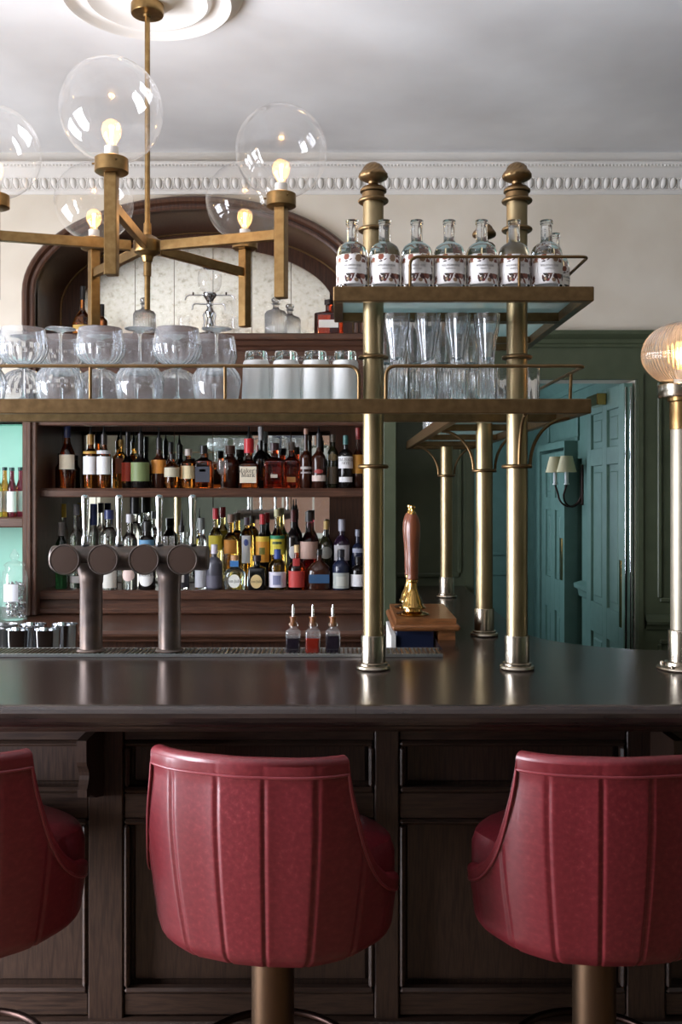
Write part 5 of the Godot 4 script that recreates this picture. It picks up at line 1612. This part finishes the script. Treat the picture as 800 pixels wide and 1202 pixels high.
# ---------------------------------------------------------------- things on the arch ledge
func arch_shelf_things() -> void:
	var y := 2.2785
	var d := 4.68
	var g := "things on the arch ledge"
	bottle("cognac_decanter", "ribbed teardrop cognac bottle with black neck on the arch ledge", 84, 110, 333, 391, d, y, {"g": "amber", "tear": true, "sh": 0.3, "nk": 0.56, "nr": 0.2, "cap": 16, "belly": 0.8, "lab": [[380, 386, rgb(196, 160, 80), 40]]}, g)
	bottle("cognac_decanter", "amber bottle with a black cap behind the brass chandelier post", 113, 126, 351, 391, d + 0.08, y, {"g": "amber", "sh": 0.5, "nk": 0.64, "nr": 0.36, "cap": 16}, g)
	bottle("spirit_bottle", "square dark red bottle with a white label under the gin shelf", 369, 402, 349, 391, d, y, {"g": "red_amber", "sq": true, "flat": 0.6, "sh": 0.6, "nk": 0.7, "nr": 0.22, "cap": 6, "cr": 1.4, "capc": rgb(40, 26, 24), "lab": [[374, 383, rgb(226, 222, 214), 46]]}, g)
	var k := d / F
	var dec := lathed(prof([0.0, 0.0, 0.05, 0.0, 0.053, 0.004, 0.053, 0.105, 0.046, 0.118, 0.02, 0.128, 0.014, 0.136, 0.014, 0.15, 0.022, 0.156, 0.0, 0.157]), 96, func(a: float, yy: float) -> float: return 1.0 + (0.025 * cos(24.0 * a) if yy < 0.11 and yy > 0.003 else 0.0))
	var stop := lathed(prof([0.0, 0.157, 0.01, 0.158, 0.02, 0.166, 0.022, 0.176, 0.016, 0.184, 0.0, 0.186]), 24)
	var i := 0
	for px in [169.5, 323.5, 340.0]:
		var dd: float = [d, d, d + 0.16][i]
		var t := thing("ribbed_decanter", ["ribbed glass decanter beside the drop stem on the arch ledge", "ribbed glass decanter standing past the absinthe fountain", "smaller clear decanter behind the ribbed one"][i], "decanter", Vector3(X(px, dd), y, -dd), 0.0, "glass decanters on the arch ledge")
		part("glass_body", dec, M.balloon, t)
		part("stopper", stop, M.balloon, t)
		i += 1
	# absinthe fountain
	var f := thing("absinthe_fountain", "silver absinthe fountain with glass bowl and four little taps", "fountain", Vector3(X(246.0, d), y, -d))
	part("foot", lathed(prof([0.0, 0.0, 0.07, 0.0, 0.072, 0.004, 0.06, 0.01, 0.03, 0.016, 0.018, 0.026, 0.012, 0.05]), 32), M.chrome, f)
	var fig := MB.new().lathe(prof([0.0, 0.04, 0.014, 0.045, 0.017, 0.06, 0.012, 0.08, 0.016, 0.1, 0.021, 0.115, 0.014, 0.13, 0.01, 0.142, 0.014, 0.15, 0.012, 0.163, 0.0, 0.17]), 20)
	for s in [-1, 1]:
		fig.tube([Vector3(0.015 * s, 0.12, 0), Vector3(0.03 * s, 0.1, 0.01), Vector3(0.022 * s, 0.07, 0.012), Vector3(0.03 * s, 0.035, 0.012)], 0.005, 7)
	part("figure_stem", fig.mesh(), M.chrome, f)
	part("cup", lathed(prof([0.0, 0.165, 0.016, 0.168, 0.022, 0.18, 0.03, 0.188, 0.034, 0.2, 0.03, 0.208, 0.0, 0.21]), 28), M.chrome, f)
	part("glass_bowl", lathed(prof([0.02, 0.209, 0.045, 0.222, 0.056, 0.245, 0.059, 0.275, 0.056, 0.305, 0.045, 0.322, 0.03, 0.328]), 40), M.crystal, f)
	part("lid", lathed(prof([0.031, 0.328, 0.032, 0.332, 0.02, 0.342, 0.006, 0.347, 0.006, 0.356, 0.009, 0.362, 0.0, 0.368]), 28), M.chrome, f)
	for t in 4:
		var a := PI * t / 2
		var dir := Vector3(cos(a), 0, sin(a))
		var yy := 0.198 if t % 2 == 0 else 0.15
		var out := 0.1 if t % 2 == 0 else 0.07
		var tap := part("tap", MB.new().tube([dir * 0.02 + Vector3(0, yy, 0), dir * out + Vector3(0, yy, 0), dir * (out + 0.014) + Vector3(0, yy - 0.006, 0), dir * (out + 0.02) + Vector3(0, yy - 0.024, 0)], 0.0035, 7).mesh(), M.chrome, f)
		part("tap_key", MB.new().tube([dir * (out - 0.02) + Vector3(0, yy, 0), dir * (out - 0.02) + Vector3(0, yy + 0.014, 0)], 0.004, 7).mesh(), M.dark_metal, tap)
	for s in [-1, 1]:
		part("side_arm", MB.new().tube(rail([Vector3(0.012 * s, 0.15, 0.02), Vector3(0.05 * s, 0.15, 0.03), Vector3(0.075 * s, 0.15, 0.035), Vector3(0.08 * s, 0.12, 0.035)], 0.012), 0.0035, 7).mesh(), M.chrome, f)
	var cup := lathed(prof([0.0, 0.0, 0.022, 0.0, 0.022, 0.003, 0.006, 0.007, 0.006, 0.018, 0.02, 0.026, 0.027, 0.05, 0.031, 0.088]), 28)
	i = 0
	for px in [216.0, 277.0]:
		solo("absinthe_glass", cup, M.crystal, ["small footed glass under the fountain tap by the ribbed decanter", "small footed glass under the fountain tap by the chandelier post"][i], "glass", Vector3(X(px, d - 0.03), y, -d + 0.03), "little glasses beside the fountain")
		i += 1


# ---------------------------------------------------------------- side bay
func side_bay_things() -> void:
	var d := 4.74
	var i := 0
	var say := ["amber wine shaped bottle with plain white label, first in the mint bay", "amber wine shaped bottle with plain white label, second in the mint bay", "plum red bottle with white label, inner of two in the mint bay", "plum red bottle with white label beside the dark pilaster"]
	for b in [[-3.0, "gold"], [5.5, "amber"], [14.0, "rose_red"], [24.0, "rose_red"]]:
		bottle("syrup_bottle", say[i], b[0] - 5.4, b[0] + 5.4, 545, 603, d + 0.06 * (i % 2), 1.396, {"g": b[1], "sh": 0.55, "nk": 0.78, "nr": 0.36, "cap": 4, "capc": rgb(30, 60, 60), "lab": [[573, 597, rgb(230, 232, 226), 80]]}, "syrup bottles in the mint bay")
		i += 1
	var jar := lathed(prof([0.0, 0.004, 0.05, 0.0, 0.056, 0.004, 0.058, 0.02, 0.058, 0.2, 0.052, 0.225, 0.044, 0.235, 0.044, 0.25]), 40)
	var lid := lathed(prof([0.0, 0.251, 0.048, 0.251, 0.05, 0.256, 0.036, 0.268, 0.016, 0.274, 0.012, 0.28, 0.02, 0.29, 0.022, 0.3, 0.014, 0.312, 0.006, 0.328, 0.0, 0.33]), 32)
	var rng := RandomNumberGenerator.new()
	rng.seed = 5
	i = 0
	for px in [-14.0, 17.0]:
		var dd := 4.5
		var j := thing("storage_jar", ["tall lidded glass jar of foil sweets further along the mint bay", "tall lidded glass jar of foil sweets beside the dark pilaster"][i], "jar", Vector3(X(px, dd), 0.9235, -dd), 0.0, "storage jars under the mint bay")
		part("glass_body", jar, M.crystal, j)
		part("lid", lid, M.crystal, j)
		part("label", patch(0.0592, 0.09, 0.17, 0.6, 0.0, false), paper(rgb(226, 230, 238)), j)
		var mb := MB.new()
		for k in 260:
			var a := rng.randf() * TAU
			var r := sqrt(rng.randf()) * 0.046
			var q := Basis(Vector3(rng.randf() - 0.5, rng.randf() - 0.5, rng.randf() - 0.5).normalized(), rng.randf() * TAU)
			mb.box(Vector3(sin(a) * r, 0.014 + rng.randf() * 0.16, cos(a) * r), Vector3(0.014, 0.006, 0.01), 0.002, q)
		var sw := part("foil_sweets", mb.mesh(), M.chrome, j)
		sw.set_meta("kind", "stuff")
		i += 1
